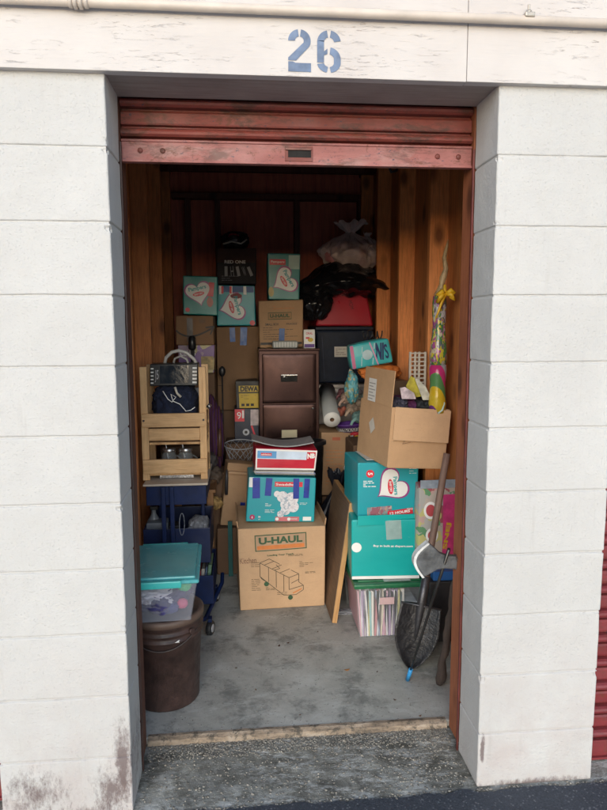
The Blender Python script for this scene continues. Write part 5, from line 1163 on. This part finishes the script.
mb = MB(); mb.lathe([(.001, 0), (.026, 0), (.028, .01), (.028, .10), (.012, .13), (.011, .15), (.001, .15)], 20); mb.build('bottle', M((.25, .27, .30), .35, .2), t); MB().box(-.018, .022, -.009, .009, .150, .168, .004).build('trigger_head', BLACKM, t)
# clutter in the shade between the rack and the kraft cartons
for k, (px, py, y, w_, h_, c, lab) in enumerate(((219, 440, 2.0, .03, .07, (.10, .05, .03), 'dark brown bottle shape beside the striped cloth'), (226, 478, 1.86, .02, .05, (.04, .04, .045), 'black handle poking up beside the upright open carton'))):
    x, z = at(px, py, y); mb = MB(); mb.tube([(x, y, z-.10), (x+.004, y, z), (x+.006, y, z+h_)], [w_*.5, w_*.5, w_*.25], 12); tag(mb.build('bottle' if k == 0 else 'stick', M(c, .4, .3)), lab, 'bottle' if k == 0 else 'stick')
# brown stool frame behind
t = thing('wooden_stool', 'dark orange wooden stool frame standing right of the blue cart', 'stool', (0, 0, 0))
HN = mat_wood('honey_wood', (.24, .11, .04), (.34, .17, .07), (.12, .05, .02), 1)
x1_ = at(211, 530, 1.70)[0]
MB().box(x1_-.018, x1_+.018, 1.68, 1.71, SLAB+.001, at(211, 492, 1.7)[1], .002).build('leg', HN, t)
x2_ = at(180, 560, 1.7)[0]; MB().box(x2_-.018, x2_+.018, 1.68, 1.71, SLAB+.001, at(211, 492, 1.7)[1], .002).build('leg', HN, t)
MB().box(x2_+.019, x1_-.019, 1.685, 1.705, at(200, 565, 1.7)[1], at(200, 553, 1.7)[1], .002).build('rail', HN, t)
MB().box(x2_-.03, x1_+.03, 1.67, 1.95, at(211, 492, 1.7)[1]+.001, at(211, 492, 1.7)[1]+.02, .003).build('seat', HN, t)
# clutter between rack and cartons
for i, (px, py, y, r, c, lab) in enumerate(((209, 488, 1.85, .045, (.18, .10, .05), 'brown paper bundle on the wooden stool'), (214, 475, 1.95, .05, (.10, .07, .05), 'dark brown rag above the wooden stool'), (216, 503, 1.80, .035, (.35, .22, .08), 'ochre packet at the corner of the wooden stool'), (208, 462, 1.9, .05, (.06, .05, .05), 'dark grey bundle beside the pale wooden rack'))):
    x, z = at(px, py, y); tag(crumple('bundle', (x, y, z), (r, r, r), M(c, .7, .5, 30), None, i, .4, 3, 4), lab, 'bundle')
# the fern of rack: pale pine rack with shelf
YR = 1.26
t = thing('pine_rack', 'pale pine slatted rack standing on the blue cart, holding jars and a dark shirt', 'rack', (0, 0, 0))
zb_ = CZT+.001
pxs = {}
def post(pl_, pr2, pt, Y, nm='post'):
    a, b = at(pl_, 420, Y)[0], at(pr2, 420, Y)[0]; MB().box(a, b, Y, Y+.022, zb_, at(pl_, pt, Y)[1], .002).build(nm, PINE, t); return a, b
La, Lb = post(141, 148, 367, YR); Ra, Rb2 = post(199.5, 206.5, 367, YR); 
MB().box(Rb2-.034, Rb2-.0, YR+.23, YR+.252, zb_, at(206, 364, YR+.23)[1], .002).build('post', PINE, t)
MB().box(La, La+.034, YR+.23, YR+.252, zb_, at(206, 364, YR+.23)[1], .002).build('post', PINE, t)
def slat(pb, pt, y, nm='slat', a=None, b=None): MB().box(a if a is not None else Lb+.0005, b if b is not None else Ra-.0005, y, y+.016, at(175, pb, y)[1], at(175, pt, y)[1], .002).build(nm, PINEX, t)
slat(427, 413.5, YR-.012, a=La+.004, b=Rb2-.004); slat(440.5, 428.5, YR+.006); slat(473.5, 459.5, YR-.012, a=La+.004, b=Rb2-.004)
for py in (443, 474): MB().box(La+.004, Rb2-.004, YR+.023, YR+.229, at(175, py, YR)[1]-.012, at(175, py, YR)[1], .002).build('shelf', PINEY, t)
for py in (420, 434, 466): 
    MB().box(Rb2-.012, Rb2-.002, YR+.0225, YR+.2295, at(205, py+5, YR)[1], at(205, py-5, YR)[1], .002).build('side_rail', PINEY, t)
for x in (La+.014, Rb2-.014):
    mb = MB(); mb.lathe([(.005, 0), (.005, .002), (.001, .003)], 10); mb.xf(Matrix.Translation((x, YR-.0125, at(175, 420, YR)[1])) @ Matrix.Rotation(R(90), 4, 'X')); mb.build('screw', DARKST, t)
x, z = at(207.5, 409, YR+.03); MB().tube([(x-.004, YR+.10, z+.012), (x+.010, YR+.10, z)], [.010, .014], 12).build('knob', STEEL, t)
zs1 = at(175, 443, YR)[1]; zs0 = at(175, 474, YR)[1]
GL = M((.50, .55, .56), .06, .1, 8, .0, alpha=.18)
for px, lab in ((169, 'left glass jar with metal lid and straw in the pine rack'), (185.5, 'right glass jar with metal lid and straw in the pine rack')):
    x = at(px, 455, YR+.08)[0]; j = thing('mason_jar', lab, 'jar', (x, YR+.085, zs0+.001), group='glass jars in the pine rack')
    mb = MB(); mb.lathe([(.001, .001), (.034, .001), (.037, .01), (.037, .075), (.030, .092), (.029, .10)], 28); mb.build('glass', GL, j)
    mb = MB(); mb.lathe([(.032, .095), (.033, .097), (.033, .112), (.030, .114), (.001, .115)], 28); mb.build('lid', STEEL, j)
    MB().tube([(0, 0, .02), (-.018, -.005, .165)], .003, 8).build('straw', M((.6, .62, .64), .3), j)
    mb = MB(); mb.tube([(.036, 0, .025), (.055, 0, .03), (.058, 0, .06), (.037, 0, .075)], .004, 8); mb.build('handle', GL, j)
x = at(176, 476, YR)[0]; tag(MB().box(x-.085, x+.085, YR+.03, YR+.10, zb_+.0005, zs0-.0135, .003).build('silver_tray', M((.45, .45, .46), .25, .4, 40, .4, metal=.6)), 'flat silver tray under the bottom slat of the pine rack', 'tray')
zc = at(175, 412, YR)[1]
# shelf carton behind the slats that carries the shirt and the appliance
x0, x1 = Lb+.004, Ra-.004
Carton('storage_carton', 'small kraft carton behind the slats of the pine rack under the dark shirt', 'box', x0, x1, YR+.03, .19, zs1+.001, zc-zs1-.03, KRAFT_SHADE, group='plain kraft cartons', bevel=.002)
ccx = (x0+x1)/2
t = thing('dark_shirt', 'navy shirt with white drawstring bunched in the top of the pine rack', 'shirt', (ccx, YR+.11, zc-.02)); crumple('cloth', (0, 0, .055), (.104, .10, .085), NAVYCLOTH, t, 11, .13, 2.2, 6, -.004, .9, .55)
ws = lambda pts: [(at(px, py, YR)[0]-ccx, -.115, at(px, py, YR)[1]-(zc-.02)) for px, py in pts]
MB().tube(ws([(163, 391), (168, 399), (172, 402), (176, 397), (171, 394), (173, 401), (180, 404), (186, 411), (191, 410), (195, 407)]), .0022, 8).build('drawstring', WHITE, t)
MB().tube(ws([(175, 387), (177, 393), (181, 397)]), .006, 8).build('cord_toggle', M((.5, .47, .4), .5), t)
x0, x1, z0, z1 = xy(150, 199, 386, 364, YR+.05)
ap = Carton('black_appliance', 'black appliance box with white vent stripes on top of the pine rack', 'appliance', Lb+.006, Ra-.004, YR+.06, .15, z0, z1-z0, M((.015, .018, .022), .35), bulge=.0, bevel=.004)
f = ap.face(); w, h = ap.w, ap.h
for i in range(5): f.rect(w/2-.026, w/2-.004, .012+i*(h-.02)/5, .012+i*(h-.02)/5+.009, .0014, 1); f.rect(-w/2+.004, -w/2+.018, .012+i*(h-.02)/5, .012+i*(h-.02)/5+.006, .0014, 1)
f.done('white_vents', WHITE); f.rect(-w/2+.05, w/2-.045, .012, h-.008, .0014).done('glass_panel', M((.02, .028, .04), .12)); f.text('J5', -w/2+.034, h*.45, .018, .06, .0022, 0, 0).done('lettering', M((.4, .4, .42), .5))
x, z = at(179, 363, YR+.16); t = thing('white_caddy', 'white plastic caddy with arched handle behind the black appliance box', 'caddy', (x, YR+.17, z1+.001-.03))
MB().tube([(-.075, 0, .015), (-.065, 0, .055), (-.035, 0, .082), (.0, 0, .09), (.04, 0, .078), (.075, 0, .045), (.09, 0, .015)], .009, 10).build('handle', M((.50, .48, .45), .45), t); MB().tube([(-.03, -.012, .015), (-.02, -.012, .05), (.01, -.012, .062), (.04, -.012, .045), (.05, -.012, .015)], .006, 8).build('inner_rib', M((.42, .40, .37), .45), t)
MB().box(-.09, .10, -.02, .05, .0, .022, .004).build('base', M((.40, .38, .36), .5), t)
x, z = at(193, 393, YR+.14); tag(MB().box(x-.03, x+.03, YR+.215, YR+.228, z-.05, z+.02, .004).build('grey_card', M((.35, .36, .38), .5)), 'grey card tucked behind the dark shirt', 'card')

# ---- dry leaves & scraps on the floor
def leaf(px, py, s, a, col):
    # floor intersection
    d = FPX*FW+(px-303.5)*RT+(405-py)*UP; tt = (SLAB+.004-CZ)/d.z; x, y = CX+tt*d.x, CY+tt*d.y
    mb = MB(); n = 8
    pts = [(s*(i/n*2-1), s*.45*math.sin(math.pi*i/n)**.8) for i in range(n+1)]; pts2 = [(u, -v) for u, v in pts[1:-1]][::-1]
    mb.bm.faces.new([mb.bm.verts.new((u*math.cos(a)-v*math.sin(a), u*math.sin(a)+v*math.cos(a), .004*(1-abs(v)/s)*abs(u)/s)) for u, v in pts+pts2])
    o = mb.build('dry_leaf', M(col, .8, .3, 60)); o.location = (x, y, SLAB+.003); md = o.modifiers.new('s', 'SOLIDIFY'); md.thickness = .0008
    tag(o, 'small curled brown leaf lying on the concrete floor', 'leaf', 'dry leaves on the concrete floor'); return o
for px, py, s, a, c in ((347, 670, .014, .2, (.30, .14, .05)), (279, 646, .010, 1.2, (.07, .03, .02)), (288, 643, .008, .4, (.07, .03, .02)), (377, 672, .006, .9, (.05, .02, .02)), (256, 690, .006, 2., (.12, .06, .03)), (318, 632, .006, 2., (.1, .05, .03)), (395, 700, .007, 2.4, (.06, .04, .03)), (236, 668, .006, .3, (.05, .03, .02)), (344, 660, .005, 1.5, (.5, .5, .45)), (420, 716, .007, .4, (.1, .05, .03)), (300, 715, .005, .4, (.08, .05, .03))): leaf(px, py, s, a, c)
g = MB()
for i in range(420):
    x, y = random.uniform(-.5, .52), .36+1.1*random.random()**1.7; rr_ = random.uniform(.0008, .0022); q = bmesh.ops.create_icosphere(g.bm, subdivisions=1, radius=rr_)
    for v in q['verts']: v.co = Vector((v.co.x*random.uniform(.8, 1.6), v.co.y, v.co.z*.6))+Vector((x, y, SLAB+.0008))
go = g.build('floor_grit', mat_blotch('grit_mix', [(.08, .06, .045), (.16, .13, .10), (.05, .045, .04), (.45, .43, .40)], 90, .8)); go['kind'] = 'stuff'
d = FPX*FW+(346-303.5)*RT+(405-612)*UP; tt = (SLAB+.005-CZ)/d.z
tag(crumple('plastic_scrap', (CX+tt*d.x, CY+tt*d.y, SLAB+.006), (.05, .028, .006), M((.45, .47, .5), .2, .2, alpha=.6), None, 3, .6, 4, 4, SLAB+.001), 'scrap of clear plastic on the floor beside the leaning board', 'scrap')

# ================================================================== LIGHT
sc = bpy.context.scene
wd = bpy.data.worlds.new('World'); sc.world = wd; wd.use_nodes = True; nt = wd.node_tree
bg = nt.nodes['Background']; sky = nt.nodes.new('ShaderNodeTexSky'); sky.sky_type = 'NISHITA'; sky.sun_disc = False
EL, AZ_ = 18, 193     # sun behind the camera, a touch to the left
sky.sun_elevation = R(EL); sky.sun_rotation = R(AZ_); sky.dust_density = .6; sky.air_density = 1.0; sky.ozone_density = 1
nt.links.new(sky.outputs[0], bg.inputs[0]); bg.inputs[1].default_value = .15
sl = bpy.data.lights.new('sun', 'SUN'); sl.energy = 1.4; sl.angle = R(60); sl.color = (1, .985, .96); so = bpy.data.objects.new('sun', sl); C.objects.link(so)
sd = Vector((math.sin(R(AZ_))*math.cos(R(EL)), math.cos(R(AZ_))*math.cos(R(EL)), math.sin(R(EL))))
so.rotation_euler = sd.to_track_quat('Z', 'Y').to_euler()
vs = sc.view_settings; sc.display_settings.display_device = 'sRGB'; vs.view_transform = 'Standard'; vs.look = 'None'; vs.gamma = 1; vs.exposure = 0.82
